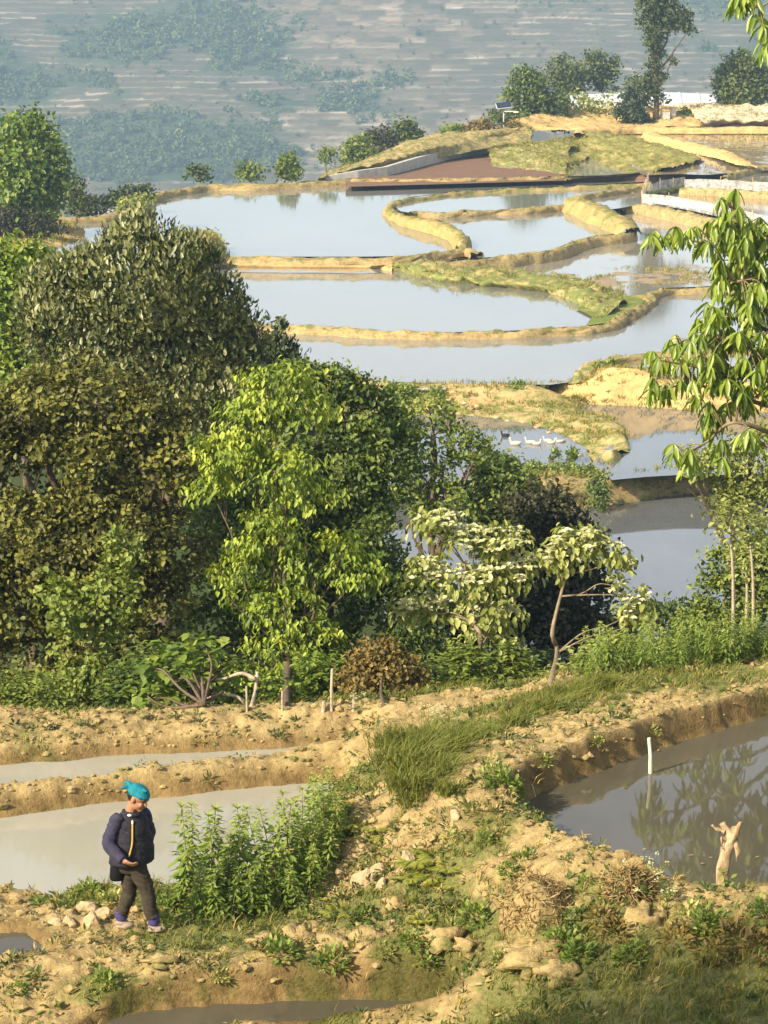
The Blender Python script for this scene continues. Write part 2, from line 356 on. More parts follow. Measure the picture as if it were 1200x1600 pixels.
# grassy zones: (u, v, radius in m, strength)
ZONES = [(330,1455,.9,.25),(420,1445,.7,.25),(640,1190,.8,.3),(700,1140,.8,.3),(850,1100,.8,.3),(950,1070,.8,.3),(1080,1050,1,.3),(680,1340,.35,.2),(640,1400,.5,.22),(760,1310,.4,.25),(700,1440,.5,.2),(760,1455,.3,.25),(900,1480,.5,.25),(980,1490,.8,.2),(1100,1480,.8,.15),(1000,1590,1.6,.4),(800,1600,.8,.25),(1200,1580,1.5,.4),(520,1595,.4,.2),(480,1540,.4,.12),(160,1540,.3,.2),(250,1400,.4,.3),(120,1400,.4,.25),(60,1180,.6,.05),(560,1420,.5,.25),(620,1480,.3,.18),(850,1560,.6,.2),(700,1540,.6,.12)]
green = np.full(len(xf), -.10)
for u, v, r, s in ZONES:
    p = G(u, v); green = np.maximum(green, -.10 + (s+.12)*np.exp(-((xf-p[0])**2+(yf-p[1])**2)/(r*r)))
green = np.where(yf > 29.6, .35, green)
GREEN = green.reshape(X.shape)
def GR(x, y): return bil(GREEN, gx[0], gy[0], GS, np.asarray(x, float), np.asarray(y, float))
me = mesh('near_terrace_ground', np.stack([xf, yf, H], -1), gridq(len(gy), len(gx)), M['soil'], True, {'green': green, 'damp': np.exp(-(shore/.16)**2)})
tag(link('near_terrace_ground', me), 'lumpy dry earth of the nearest terraces with paths and cut banks', None, None, 'structure')
def pond(name, V, z, mat, label, attr=None):
    V = np.asarray(V)[:, :2]; bm = bmesh.new(); vs_ = [bm.verts.new((a[0], a[1], z)) for a in V]; f = bm.faces.new(vs_)
    if f.normal.z < 0: f.normal_flip()
    bm.normal_update(); bmesh.ops.triangulate(bm, faces=bm.faces[:])
    for f in bm.faces:
        if f.normal.z < 0: f.normal_flip()
    me = bpy.data.meshes.new(name); bm.to_mesh(me); bm.free(); me.materials.append(M[mat])
    return tag(link(name, me), label, None, None, 'structure')
def grow(poly, k):                  # push a pond sheet out under its banks
    c = poly.mean(0); n = len(poly); out = []
    ar = 0.5*np.sum(poly[:, 0]*np.roll(poly[:, 1], -1)-np.roll(poly[:, 0], -1)*poly[:, 1])
    for i in range(n):
        t = poly[(i+1) % n]-poly[i-1]; nn = np.array([t[1], -t[0]])/(np.hypot(*t)+1e-9)*(1 if ar > 0 else -1); out.append(poly[i]+nn*k)
    return np.array(out)
pond('pond_water', grow(PONDS[0][0], .16), 0.0, 'water_left', 'silty grey paddy water behind the walking person')
pond('pond_water', grow(PONDS[1][0], .14), .08, 'water_left', 'narrow strip of paddy water below the tree bank')
pond('pond_water', grow(PONDS[2][0], .15), .70, 'water_right', 'dark paddy water with a white stake and a pale stump')
pond('pond_water', grow(PONDS[3][0], .14), .12, 'water_right', 'small puddle at the left below the stones')
pond('pond_water', grow(PONDS[4][0], .14), -.10, 'water_right', 'muddy trench water along the bottom bank')

# ================================================================== GROUND BELOW EVERYTHING
def under(y):
    return np.interp(y, [-60,0,3,14.5,19,30,34,39,46,60,70,88,100,104,118,140,170,190,212,236,244,262,330,500,780,1700],
                        [8,7.0,6.6,2.2,-.2,-.6,-2.2,-3.9,-6.0,-9.3,-10.6,-10.6,-9.9,-8.7,-8.5,-8.0,-7.8,-7.4,-7.1,-6.8,-10,-26,-62,-105,-130,-131])
ux = np.concatenate([np.linspace(-520,-62,24), np.linspace(-60,-9,40), np.linspace(-8,8,33), np.linspace(9,60,40), np.linspace(62,520,24)])
uy = np.concatenate([np.linspace(-60,14,20), np.linspace(15,75,90), np.linspace(76,262,120), np.linspace(266,1640,70)])
UX, UY = np.meshgrid(ux, uy); UZ = under(UY) + .5*np.clip((UY-30)/20, 0, 1)*fbm(UX*.22, UY*.22, 4, 9)*np.clip((300-UY)/60, .1, 1)
UZ = UZ - np.where((np.abs(UX) < 7.3) & (UY > 15.3) & (UY < 38.2), .9, 0)
UZ = np.where((UY > 75) & (UY < 235), np.minimum(UZ, under(UY)), UZ)
_thr = np.interp(UX, [-40,-20,-16,-10,0,8,14], [158,166,176,198,204,228,238])
UZ = np.minimum(UZ, np.where(UY > _thr, -6.8-(UY-_thr)*.55, 99).clip(-131))
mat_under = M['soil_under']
tag(link('ground', mesh('ground', np.stack([UX.ravel(), UY.ravel(), UZ.ravel()], -1), gridq(len(uy), len(ux)), mat_under, True, {'green': np.full(UX.size, .1)})), 'dark slope and valley ground below the terraces', None, None, 'structure')

# ================================================================== FAR PADDIES
pond('pond_water', wp([(600,1030),(600,760),(1350,730),(1350,1030)], -9.0), -9.0, 'water_mid', 'blue paddy water behind the white flowering trees')
pond('pond_water', wp([(560,660),(687,645),(733,649),(780,654),(821,661),(850,668),(880,680),(915,700),(925,722),(905,735),(820,745),(560,760)], -8.2), -8.2, 'water_mid', 'brown paddy water with the swimming ducks')
pond('pond_water', wp([(780,620),(839,621),(947,629),(1089,637),(1350,634),(1350,742),(1061,742),(1010,745),(956,750),(925,725),(960,690),(930,660),(860,640)], -8.05), -8.05, 'water_mid', 'paddy water under the yellow clay bank')
o = pond('pond_water', wp([(300,597),(523,594),(617,597),(733,600),(860,601),(905,595),(925,570),(951,560),(1007,554),(1180,541),(1350,536),(1350,425),(300,425)], -7.30), -7.30, 'water_far', 'long pale paddy water lowest of the far terraces')
pond('pond_water', wp([(973,588),(973,572),(1050,560),(1350,550),(1350,600),(1100,600),(1041,592)], -7.15), -7.15, 'water_far', 'small corner of paddy water on the yellow clay bank')
pond('pond_water', wp([(300,512),(385,510),(467,511),(560,516),(645,519),(730,519),(815,516),(900,512),(935,504),(925,488),(900,474),(850,452),(800,440),(700,425),(620,416),(600,407),(373,403),(300,403)], -7.1), -7.1, 'water_far', 'pale paddy water below the grassy bank')
me_flat = wp([(640,416),(660,406),(747,403),(800,399),(853,392),(902,374),(973,361),(989,354),(960,330),(980,322),(1019,318),(1115,338),(1220,355),(1350,370),(1350,440),(1200,440),(1115,447),(1036,450),(1016,457),(1000,470),(960,470),(900,440),(815,428),(702,417)], -7.08)
pond('pond_water', me_flat, -7.08, 'water_flats', 'paddy water with brown silt showing near the young tree')
pond('pond_water', wp([(60,402),(373,401),(560,401),(640,400),(709,391),(735,390),(720,372),(700,352),(640,338),(612,328),(608,318),(640,308),(712,299),(800,294),(940,288),(1010,284),(1010,278),(880,285),(800,287),(560,289),(447,290),(333,292),(290,295),(250,304),(220,317),(207,328),(180,336),(150,341),(80,345),(60,345)], -6.73), -6.73, 'water_far', 'widest pale paddy water at the far rim')
pond('pond_water', wp([(612,318),(640,309),(712,300),(800,295),(900,291),(1010,286),(1016,290),(945,300),(900,308),(895,320),(848,326),(747,331),(651,334),(625,330)], -6.50), -6.50, 'water_far', 'narrow upper loop of paddy water')
pond('pond_water', wp([(660,334),(747,330),(848,325),(891,319),(915,325),(945,345),(960,352),(973,364),(931,368),(902,375),(853,393),(800,400),(747,403),(735,390),(722,370),(704,351)], -6.70), -6.70, 'water_far', 'rounded paddy water inside the curved bund')
pond('pond_water', wp([(895,306),(945,299),(1004,291),(1010,300),(1006,318),(976,324),(956,327),(930,318)], -6.60), -6.60, 'water_far', 'small wedge of paddy water beside the white net')
pond('pond_water', wp([(1004,316),(1014,302),(1070,291),(1200,297),(1350,303),(1350,366),(1200,346),(1123,332),(1070,324)], -6.55), -6.55, 'water_mud', 'muddy paddy inside the white net fence')
pond('pond_water', wp([(1128,281),(1145,273),(1165,267),(1210,259),(1350,245),(1350,290),(1200,287)], -6.2), -6.2, 'water_far', 'small blue paddy beyond the net fence')
pond('pond_water', wp([(880,275),(905,262),(908,250),(925,246),(990,262),(1000,270),(945,274)], -6.15), -6.15, 'water_far', 'shallow paddy water under the dry grass bank')
pond('red_field_ground', wp([(540,292),(540,272),(605,272),(667,255),(701,246),(771,235),(900,236),(908,262),(884,282)], -6.38), -6.38, 'red', 'bare red earth field below the concrete wall')

# ---------------------------------------------------------------- bunds
_bs = [100]
def bund(pix, zc, wd, zl, zr, label, mat='soil_far', step=.24, rough=1.0, sl=.35):
    """a trodden earth bund: crest along pix at height zc, zl / zr the levels beyond and before it"""
    _bs[0] += 1; sd_ = _bs[0]
    zs = [zc]*len(pix) if np.isscalar(zc) else zc
    p = np.array([P(u, v, z) for (u, v), z in zip(pix, zs)])
    p = curve(p, len(p)*8); p, s = resample(p, step)
    tg = np.gradient(p, axis=0); tg[:, 2] = 0; tg = norm(tg); nl = np.stack([-tg[:, 1], tg[:, 0], np.zeros(len(p))], -1)
    prof = []
    hw = wd/2*.9*(1+.7*fbm(s*.6, s*0, 4, sd_)*rough)
    for k, (f, hz) in enumerate([(1, 0), (1, .5), (.95, .9), (.5, 1.0), (0, 1.04), (-.5, 1.0), (-.95, .88), (-1, .45), (-1, 0)]):
        side = 1 if f > 0 else -1; zb = zl if side > 0 else zr
        off = f*hw + side*(1-hz)*(p[:, 2]-zb)*sl if hz < .95 else f*hw
        off = off + .20*rough*fbm(s*1.3+k*.8, s*.13+k*.7, 4, sd_+7, .62)
        z = (zb-.12)+(p[:, 2]-zb+.12)*hz + (.19*rough*fbm(s*1.2+k*.6, s*.2-k*.6, 4, sd_+3, .65)*(hz > .2))
        q = p+nl*off[:, None]; q[:, 2] = z; prof.append(q)
    V = np.stack(prof, 1).reshape(-1, 3); Q = gridq(len(p), 9)[:, ::-1]
    g = np.tile(np.array([0, 0, .05, .12, .14, .12, .05, -.05, -.1]), (len(p), 1)).ravel()*0.6 - .05
    o = link('earth_bund', mesh('earth_bund', V, Q, M[mat], True, {'green': g}))
    BUNDS.append((p, hw, nl)); return tag(o, label, None, None, 'structure')
BUNDS = []
bund([(-60,352),(40,344),(80,341),(156,337),(184,333),(210,324),(222,314),(250,302),(290,294),(333,290),(400,289),(447,287),(500,284),(560,281)], -6.35, .7, -8.5, -6.73, 'rim bund curving round the left end of the widest paddy')
bund([(548,282),(640,281),(720,281),(800,279),(880,277),(945,273),(1019,272),(1060,262),(1091,250)], [-6.42]*5+[-6.35,-6.25,-5.85,-5.65], .7, -6.4, -6.73, 'straight far bund with a red mud face above the widest paddy', 'red', sl=.9)
bund([(548,280.5),(640,279.5),(720,279.5),(800,277.5),(880,275.5),(945,271.5),(1019,269.5)], -6.2, .35, -6.3, -6.3, 'dry crust along the straight far bund')
bund([(330,402),(373,402),(480,403),(600,403),(640,400),(709,391),(733,390),(746,395)], -6.5, .55, -6.73, -6.75, 'bund along the near side of the widest paddy')
bund([(340,407),(373,407),(480,408),(560,408.5),(600,411),(622,416)], -6.85, .9, -6.9, -7.1, 'pale trodden path along the near side of the widest paddy', 'soil_gold')
bund([(680,410),(747,406),(800,400),(853,393),(880,386),(902,376),(931,369),(973,365),(989,357)], -6.54, .62, -6.72, -7.1, 'curved bund holding the rounded paddy')
bund([(1015,286),(945,290),(880,293),(800,296),(712,301),(661,308),(627,313),(611,319),(608,326),(627,336),(648,340),(680,346),(704,354),(720,366),(722,378),(716,386)], [-6.32]*9+[-6.2,-6.1,-6.05,-6.05,-6.1,-6.2]+[-6.45], .6, -6.73, -6.6, 'tall looping bund round the narrow upper paddy', 'soil_strawy', sl=.5)
bund([(640,333),(651,332),(693,332),(747,329),(800,327),(848,324),(860,322),(891,319),(905,313)], -6.36, .5, -6.5, -6.7, 'thin bund between the upper loop and the rounded paddy')
bund([(1006,291),(945,300),(905,306)], -6.3, .45, -6.5, -6.6, 'thin bund above the wedge paddy')
bund([(896,308),(931,321),(959,335),(978,348),(986,357)], [-5.9,-5.85,-5.95,-6.1,-6.3], 1.0, -6.6, -6.7, 'thick clay bund right of the rounded paddy', 'soil_strawy', sl=.8)
bund([(954,326),(965,326),(974,327)], -6.7, .5, -7.0, -7.0, 'dark mud stub beside the wedge paddy', 'soil_under')
bund([(974,325),(1004,320),(1040,325),(1072,332),(1115,342),(1200,362),(1330,390)], [-6.75,-6.5]+[-6.4]*5, .8, -6.55, -7.08, 'clay bund in front of the white net fence', 'soil_far')
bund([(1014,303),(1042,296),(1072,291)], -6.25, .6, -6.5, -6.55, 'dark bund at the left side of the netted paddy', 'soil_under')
bund([(1064,293),(1110,295),(1200,300),(1340,308)], -6.1, .6, -6.3, -6.55, 'clay bund at the back of the netted paddy', 'soil_far')
bund([(1130,277),(1145,271),(1165,265),(1210,258),(1330,246)], -5.8, .6, -5.9, -6.2, 'bund behind the small blue paddy', 'soil_far')
bund([(905,208),(908,204),(950,201),(1000,199),(1100,199),(1340,199)], -4.6, .8, -4.8, -5.0, 'far rim bund of the drained muddy paddy', 'soil_gold')
bund([(1016,205),(1030,212),(1058,219),(1101,229),(1132,237),(1157,250),(1174,260)], [-4.7,-4.75,-4.85,-5.0,-5.1,-5.3,-5.6], 1.0, -5.35, -5.45, 'winding clay bund across the drained muddy paddy', 'soil_gold', sl=.9)
bund([(300,508),(385,510),(467,510.5),(560,516),(645,519),(730,519.5),(815,517),(900,513),(917,511),(953,505),(973,493),(1002,478),(1016,466),(1018,458),(1036,452),(1115,448),(1200,442),(1340,438)], -7.0, .50, -7.1, -7.30, 'thin winding bund in front of the grassy bank paddy')
bund([(903,600),(911,580),(930,567),(951,560),(1007,554),(1058,550),(1180,542),(1330,537)], [-7.35,-7.05]+[-6.98]*6, .6, -7.36, -7.2, 'bund spur above the yellow clay bank', 'soil_weedy')

# ---------------------------------------------------------------- banks (surfaces lofted between traced edges)
def bank(lines, label, mat, nu=None, nv=None, amp=.12, step=.4, seed=1, name='earth_bank', gr=0.0, fr=1.1):
    L = []
    for l in lines:
        row = []
        for i, (u, v, z) in enumerate(l):
            if isinstance(z, str): row.append(PD(u, v, L[-1][i][1]+float(z)))
            elif z > 50: row.append(PD(u, v, z))
            else: row.append(P(u, v, z))
        L.append(np.array(row))
    ln = max(np.linalg.norm(np.diff(l, axis=0), axis=1).sum() for l in L); n = nu or max(12, int(ln/step))
    L = [resample_n(curve(l, len(l)*6) if len(l) > 2 else l, n) for l in L]
    rows = []
    for a, b in zip(L[:-1], L[1:]):
        k = nv or max(3, int(np.linalg.norm(b-a, axis=1).mean()/step)+1)
        for t in np.linspace(0, 1, k, endpoint=False): rows.append(a*(1-t)+b*t)
    rows.append(L[-1]); R = np.array(rows); m = len(rows)
    nx, ny = R[..., 0]*fr, R[..., 1]*fr; nz = R[..., 2]*fr*1.5
    e = np.minimum(np.arange(m), np.arange(m)[::-1]).clip(0, 1)[:, None]*1.0
    e = np.maximum(e, .25)
    R[..., 2] += e*amp*fbm(nx+nz, ny, 4, seed)*1.2; R[..., 1] += e*amp*fbm(nx, nz*1.3+ny*.3, 4, seed+5); R[..., 0] += e*amp*fbm(nx+9, nz+ny, 4, seed+9)
    o = link(name, mesh(name, R.reshape(-1, 3), gridq(m, n), M[mat], True, {'green': np.full(m*n, gr)}))
    BANKS.append(R); return tag(o, label, None, None, 'structure')
BANKS = []
# grassy bank above the middle paddy
bank([[(612,424,-7.2),(645,433,-7.2),(687,442,-7.2),(744,448,-7.2),(801,453,-7.2),(843,458,-7.2),(872,466,-7.2),(905,480,-7.2),(935,503,-7.15)],
      [(614,417,-6.85),(645,421,-6.8),(690,430,-6.75),(744,437,-6.75),(801,442,-6.75),(845,447,-6.75),(880,452,-6.75),(920,464,-6.75),(955,487,-6.9)],
      [(620,411,-6.7),(673,412,-6.62),(702,418,-6.6),(758,423,-6.6),(815,430,-6.6),(872,434,-6.65),(900,440,-6.7),(930,452,-6.75),(975,472,-6.9)],
      [(622,408,-7.2),(673,409,-7.2),(702,414,-7.2),(758,418,-7.2),(815,425,-7.2),(872,429,-7.2),(905,435,-7.2),(945,450,-7.2),(990,470,-7.2)]],
     'grassy bank between two far paddies', 'soil_weedy', amp=.34, seed=21, gr=.07, fr=1.6)
# bank left end headland lumps
bank([[(280,420,-6.9),(320,424,-7.15),(345,420,-7.15),(365,412,-7.15)],[(285,395,-6.2),(318,398,-6.2),(338,400,-6.3),(352,405,-6.7)],[(290,372,-5.7),(310,368,-5.6),(330,372,-5.7),(342,392,-6.4)],[(290,368,-6.8),(312,362,-6.8),(335,364,-6.8),(350,394,-6.8)]], 'eroded earth headland at the left end of the bund', 'soil', amp=.3, seed=33)
# slope under the long pale paddy and the peninsula
def ln(t, z): return [(float(a.split(',')[0]), float(a.split(',')[1]), z) for a in t.split()]
bank([ln('480,668 560,655 640,648 687,647 733,651 780,656 821,664 871,679 905,698 912,718 926,733', -8.32),
      ln('480,640 560,634 640,632 700,636 750,641 800,647 840,651 890,665 935,682 945,700 948,716', '+.7'),
      ln('480,622 560,618 640,620 710,625 770,630 820,632 860,640 905,652 950,668 962,690 970,706', '+.6'),
      ln('480,614 560,610 640,613 712,619 775,625 826,627 883,638 935,652 972,668 978,684 986,708', '+.35'),
      ln('480,612 560,608 640,611 715,616 780,622 832,625 890,636 945,654 982,668 984,690 992,712', -8.25)],
     'weedy peninsula of earth curving round the duck paddy', 'soil_weedy', amp=.2, seed=41, gr=.02, step=.28)
bank([ln('926,733 940,738 956,738 975,730 992,712', -8.3), ln('930,722 945,724 956,722 970,714 984,704', '+.5'), ln('945,704 952,704 958,703 964,702 970,700', '+.7')], 'rounded tip of the weedy peninsula', 'soil_weedy', amp=.08, seed=43, step=.25)
bank([ln('300,650 523,645 617,645 733,648 792,645 839,640 870,640 905,645', 100.4), ln('300,618 523,614 617,614 733,618 792,621 839,624 870,630 905,638', 100.6), ln('300,606 523,603 617,605 733,607 792,608 839,611 870,622 905,632', '+.3'), ln('300,596 523,594 617,597 733,600 792,600 839,603 870,614 905,626', '+.35'), ln('300,594 523,592.5 617,595.5 733,598.5 792,598.5 839,600.5 870,611 905,622', -7.8)], 'rocky rim bank under the long pale paddy', 'soil_weedy', amp=.10, seed=47, gr=-.02, step=.28)
bank([ln('800,625 825,626 880,630 947,635 985,636 1040,640 1089,643 1200,645 1340,642', -8.10), ln('804,619 845,618 880,618 947,614 985,616 1040,620 1089,622 1200,622 1340,620', '+.2'),
      ln('850,606 880,602 925,588 955,577 990,582 1041,589 1110,596 1200,598', '+.35')[:-1]+[(1200,598,'+.35'),(1340,596,'+.35')] if False else [(808,611,'+.25'),(850,606,'+.3'),(880,602,'+.35'),(925,590,'+.45'),(957,577,'+.55'),(1041,589,'+.6'),(1110,596,'+.6'),(1200,598,'+.6'),(1340,596,'+.6')],
      [(812,606,-7.5),(860,602,-7.42),(895,598,-7.4),(930,584,-7.3),(962,572,-7.3),(1041,586,-7.3),(1110,592,-7.3),(1200,594,-7.3),(1340,592,-7.3)]],
     'bare yellow clay bank glowing in the sun', 'soil_gold', amp=.2, seed=53, gr=-.12, step=.22)
bank([ln('745,820 820,804 883,799 940,794 1010,785 1048,778 1200,765 1340,755', -9.08), ln('745,785 820,772 883,772 940,770 1010,762 1048,757 1200,747 1340,737', '+.2'),
      ln('745,756 820,748 883,748 940,750 1010,741 1061,737 1200,730 1340,722', '+.25'), ln('745,750 820,742 883,743 940,746 1010,737 1061,733 1200,726 1340,718', '+.3'), ln('745,760 820,752 883,752 940,756 1010,747 1061,743 1200,736 1340,728', '+.3')],
     'bank of yellow earth below the duck paddy', 'soil_far', amp=.2, seed=57, gr=-.03, step=.22)
bank([ln('895,458 930,457 965,455 1000,449 1040,446 1110,443', -7.13), ln('905,447 935,442 980,440 1020,438 1060,437 1110,437', -7.07), ln('925,433 950,429 985,426 1030,423 1070,423 1105,427', -7.07), ln('940,425 960,421 990,417 1035,413 1075,412 1100,417', -7.13)], 'brown silt flat showing in the paddy water', 'silt', amp=.09, seed=91, name='silt_ground', fr=.9)
pond('mud_ground', wp([(900,482),(945,462),(985,462),(1012,458),(1004,476),(972,492),(950,504),(915,509),(925,495)], -7.03), -7.03, 'soil_grass', 'muddy green corner beside the winding bund')
bank([[(1005,274,-6.12),(1060,272,-6.1),(1110,273,-6.05),(1180,267,-6.0),(1350,258,-5.95)],[(960,236,-5.5),(1040,236,-5.5),(1110,236,-5.5),(1200,236,-5.5),(1350,236,-5.5)],[(900,202,-5.05),(1000,199,-5.05),(1100,199,-5.05),(1200,199,-5.05),(1350,199,-5.05)]], 'drained muddy paddy below the tall tree', 'water_mud', amp=.03, seed=59, name='paddy_mud_ground')
# dry grass bank under the drained paddy
bank([[(884,282,-6.3),(905,262,-6.2),(911,251,-6.2),(930,255,-6.2),(950,262,-6.2),(990,270,-6.2),(1012,272,-6.2)],
      [(885,258,-5.9),(893,240,-5.8),(911,232,-5.6),(945,238,-5.6),(979,244,-5.6),(1020,252,-5.6),(1050,262,-5.7)],
      [(890,235,-5.5),(898,215,-5.1),(908,206,-4.75),(945,213,-4.8),(979,219,-4.9),(1030,229,-5.05),(1072,240,-5.25),(1092,250,-5.5)],
      [(898,230,-5.3),(905,212,-5.2),(914,203,-5.1),(950,210,-5.2),(984,216,-5.3),(1034,226,-5.5),(1076,237,-5.7),(1098,248,-5.9)]],
     'tall dry grass bank below the drained paddy', 'soil_strawy', amp=.35, seed=61, gr=.06)
bank([[(770,262,-6.4),(800,264,-6.4),(850,268,-6.4),(884,273,-6.4),(905,262,-6.4),(909,250,-6.4)],[(765,245,-6.1),(800,246,-6.0),(850,250,-6.0),(880,256,-6.0),(898,252,-6.0),(904,244,-6.0)],[(770,234,-5.8),(800,231,-5.7),(850,230,-5.6),(880,232,-5.6),(895,233,-5.6),(905,236,-5.8)],[(775,228,-5.5),(810,224,-5.4),(850,220,-5.2),(880,214,-5.0),(895,212,-5.0),(905,208,-5.0)]], 'grassy knoll at the end of the concrete wall', 'soil_weedy', amp=.3, seed=67, gr=.05)
bank([[(490,285,-6.6),(560,272,-6.5),(620,262,-6.3),(690,246,-6.0),(770,230,-5.6),(830,222,-5.4)],[(500,278,-6.2),(560,262,-5.9),(620,248,-5.5),(690,230,-5.2),(770,214,-4.9),(830,206,-4.6)],[(510,272,-6.6),(570,250,-6),(640,222,-5.0),(700,208,-4.5),(770,204,-4.4),(830,200,-4.3)],[(510,272,-12),(570,255,-12),(640,235,-12),(700,226,-12),(770,222,-12),(830,220,-12)]], 'dry brown slope behind the concrete wall', 'soil_far', amp=.25, seed=71, gr=.03)
bank([[(800,212,-5.0),(850,204,-4.8),(905,203,-4.7),(1000,198,-4.7),(1100,198,-4.8),(1340,198,-4.8)],[(800,200,-4.4),(860,190,-4.3),(905,188,-4.4),(1000,188,-4.5),(1100,190,-4.5),(1340,188,-4.5)],[(800,190,-4),(860,176,-3.8),(905,170,-3.6),(1000,168,-3.6),(1080,168,-3.6),(1340,166,-3.6)],[(800,190,-9),(860,166,-4.2),(905,164,-4.2),(1000,163,-4.2),(1080,163,-4.2),(1340,163,-4.2)]], 'pale sandy rise under the tall tree', 'soil_gold', amp=.3, seed=73, gr=-.02)
bank([[(1092,200,-4.75),(1112,197,-4.75),(1160,196,-4.75),(1340,196,-4.75)],[(1098,193,-4.3),(1114,190,-4.2),(1160,188,-4.2),(1340,186,-4.2)],[(1080,172,-3.6),(1114,168,-3.3),(1160,168,-3.3),(1340,168,-3.3)],[(1080,166,-3.6),(1114,163,-3.3),(1160,163,-3.3),(1340,163,-3.3)]], 'pale stony road bank at the far right', 'pale_stone', amp=.4, seed=77)
# earth left of the widest paddy
bank([[(-120,470,-8.0),(0,440,-7.6),(50,415,-7.4),(100,402,-7.2),(150,385,-7.0)],[(-120,420,-6.6),(0,400,-6.5),(50,385,-6.5),(90,372,-6.5),(130,362,-6.6)],[(-120,380,-6.3),(0,365,-6.3),(50,358,-6.3),(85,352,-6.4),(110,349,-6.6)]], 'orange earth bank at the left edge of the widest paddy', 'soil_gold', amp=.3, seed=79)
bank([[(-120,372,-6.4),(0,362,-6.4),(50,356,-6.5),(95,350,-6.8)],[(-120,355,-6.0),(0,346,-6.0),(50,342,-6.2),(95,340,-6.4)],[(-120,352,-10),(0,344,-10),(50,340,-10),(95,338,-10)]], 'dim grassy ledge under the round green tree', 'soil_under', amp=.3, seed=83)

# ================================================================== FAR HILLSIDE
hx = np.concatenate([np.arange(-330, -186, 6.0), np.arange(-186, 186, 1.5), np.arange(186, 331, 6.0)]); hy = np.concatenate([np.arange(770, 900, 3.0), np.arange(900, 1290, 1.0), np.arange(1292, 1480, 5.0)])
HX, HY = np.meshgrid(hx, hy)
base = -84 + (HY-1000)*.40 + 10*fbm(HX*.006, HY*.006, 3, 301) + 4*fbm(HX*.02, HY*.02, 2, 303)
base = np.where(HY < 880, np.maximum(base, -129), base); base = np.minimum(base, 86+8*fbm(HX*.02, HX*0, 2, 305))
st = 2.3; q = base/st + .9*fbm(HX*.012, HY*.012, 3, 307); qi = np.floor(q); fr = q-qi
ter = np.clip((fr-.62)/.38, 0, 1)
soft = np.clip(.8+1.0*fbm(HX*.008+4, HY*.008, 2, 309), .15, 1)
HZ = base + soft*st*(qi + ter - q)
cell = np.floor(HX/10 + 3*_hash(qi, qi*0, 5) + .6*fbm(HX*.05, HY*.05, 2, 311)); plot = _hash(qi, cell, 17)
veg = fbm(HX*.012, HY*.018, 5, 313, .62)*1.4 - .06
def hpix(u, v, ru, rv, s):          # patches of scrub and of bare fields where the photograph has them
    global veg
    p = ray(u, v); t = (1000 + (330-v)*.6)/p[1]; cx0, cy0 = p[0]*t, p[1]*t
    rx = ru*.26; ry = rv*.62
    veg = veg + s*np.exp(-((HX-cx0)/rx)**2-((HY-cy0)/ry)**2)
for a in ((130,25,210,60,.62),(420,15,110,45,.55),(340,235,110,45,.75),(200,275,90,40,.75),(1130,10,80,36,.4),(60,150,50,22,.2),(310,80,50,22,-.5),(100,180,130,22,-.45),(800,110,300,90,-.25),(500,210,40,30,-.4),(560,70,140,60,-.25),(230,150,150,25,-.1)): hpix(*a)
hm, n, out = newmat('terraced hillside')
pa = nd(n, 'ShaderNodeAttribute', attribute_name='plot'); va = nd(n, 'ShaderNodeAttribute', attribute_name='veg'); ra = nd(n, 'ShaderNodeAttribute', attribute_name='riser')
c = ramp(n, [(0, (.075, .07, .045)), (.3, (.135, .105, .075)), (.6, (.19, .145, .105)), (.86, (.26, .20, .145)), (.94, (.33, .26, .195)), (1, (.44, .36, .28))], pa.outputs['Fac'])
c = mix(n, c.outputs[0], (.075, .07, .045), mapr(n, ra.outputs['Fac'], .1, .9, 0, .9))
ns = noise(n, .12, 6, .7)
c = mix(n, c, (.075, .08, .05), mapr(n, ns, .5, .66, 0, .65))
c = mix(n, c, (.06, .065, .04), mapr(n, noise(n, .33, 5, .75, sc3=(.5, 1, 1.6)), .52, .64, 0, .8))
ad = nd(n, 'ShaderNodeMath', operation='ADD'); n.links.new(va.outputs['Fac'], ad.inputs[0]); n.links.new(mapr(n, noise(n, .05, 8, .75), 0, 1, -.9, .9), ad.inputs[1])
c = mix(n, c, (.045, .065, .03), mapr(n, ad.outputs[0], .18, .5))
b = nd(n, 'ShaderNodeBsdfPrincipled', i_Roughness=1.0); b.inputs['Specular IOR Level'].default_value = 0
n.links.new(c, b.inputs[0]); n.links.new(b.outputs[0], out.inputs[0])
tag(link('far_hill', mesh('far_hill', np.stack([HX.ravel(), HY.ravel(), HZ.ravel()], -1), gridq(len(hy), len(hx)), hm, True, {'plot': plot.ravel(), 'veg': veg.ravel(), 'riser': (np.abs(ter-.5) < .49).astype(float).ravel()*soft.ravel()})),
    'hazy terraced hillside across the valley', None, None, 'structure')

# ------------------------------------------------------------------ haze
hv, n, out = newmat('haze air'); pv = nd(n, 'ShaderNodeVolumePrincipled')
pv.inputs['Color'].default_value = (.50, .755, 1.0, 1); pv.inputs['Density'].default_value = .00036; pv.inputs['Anisotropy'].default_value = 0.0
n.links.new(pv.outputs[0], out.inputs[1])
V, Q = box((0, 790, -20), (1120, 1740, 240)); o = link('haze', mesh('haze', V, Q, hv, False)); tag(o, 'thin bluish evening haze filling the valley', None, None, 'stuff')
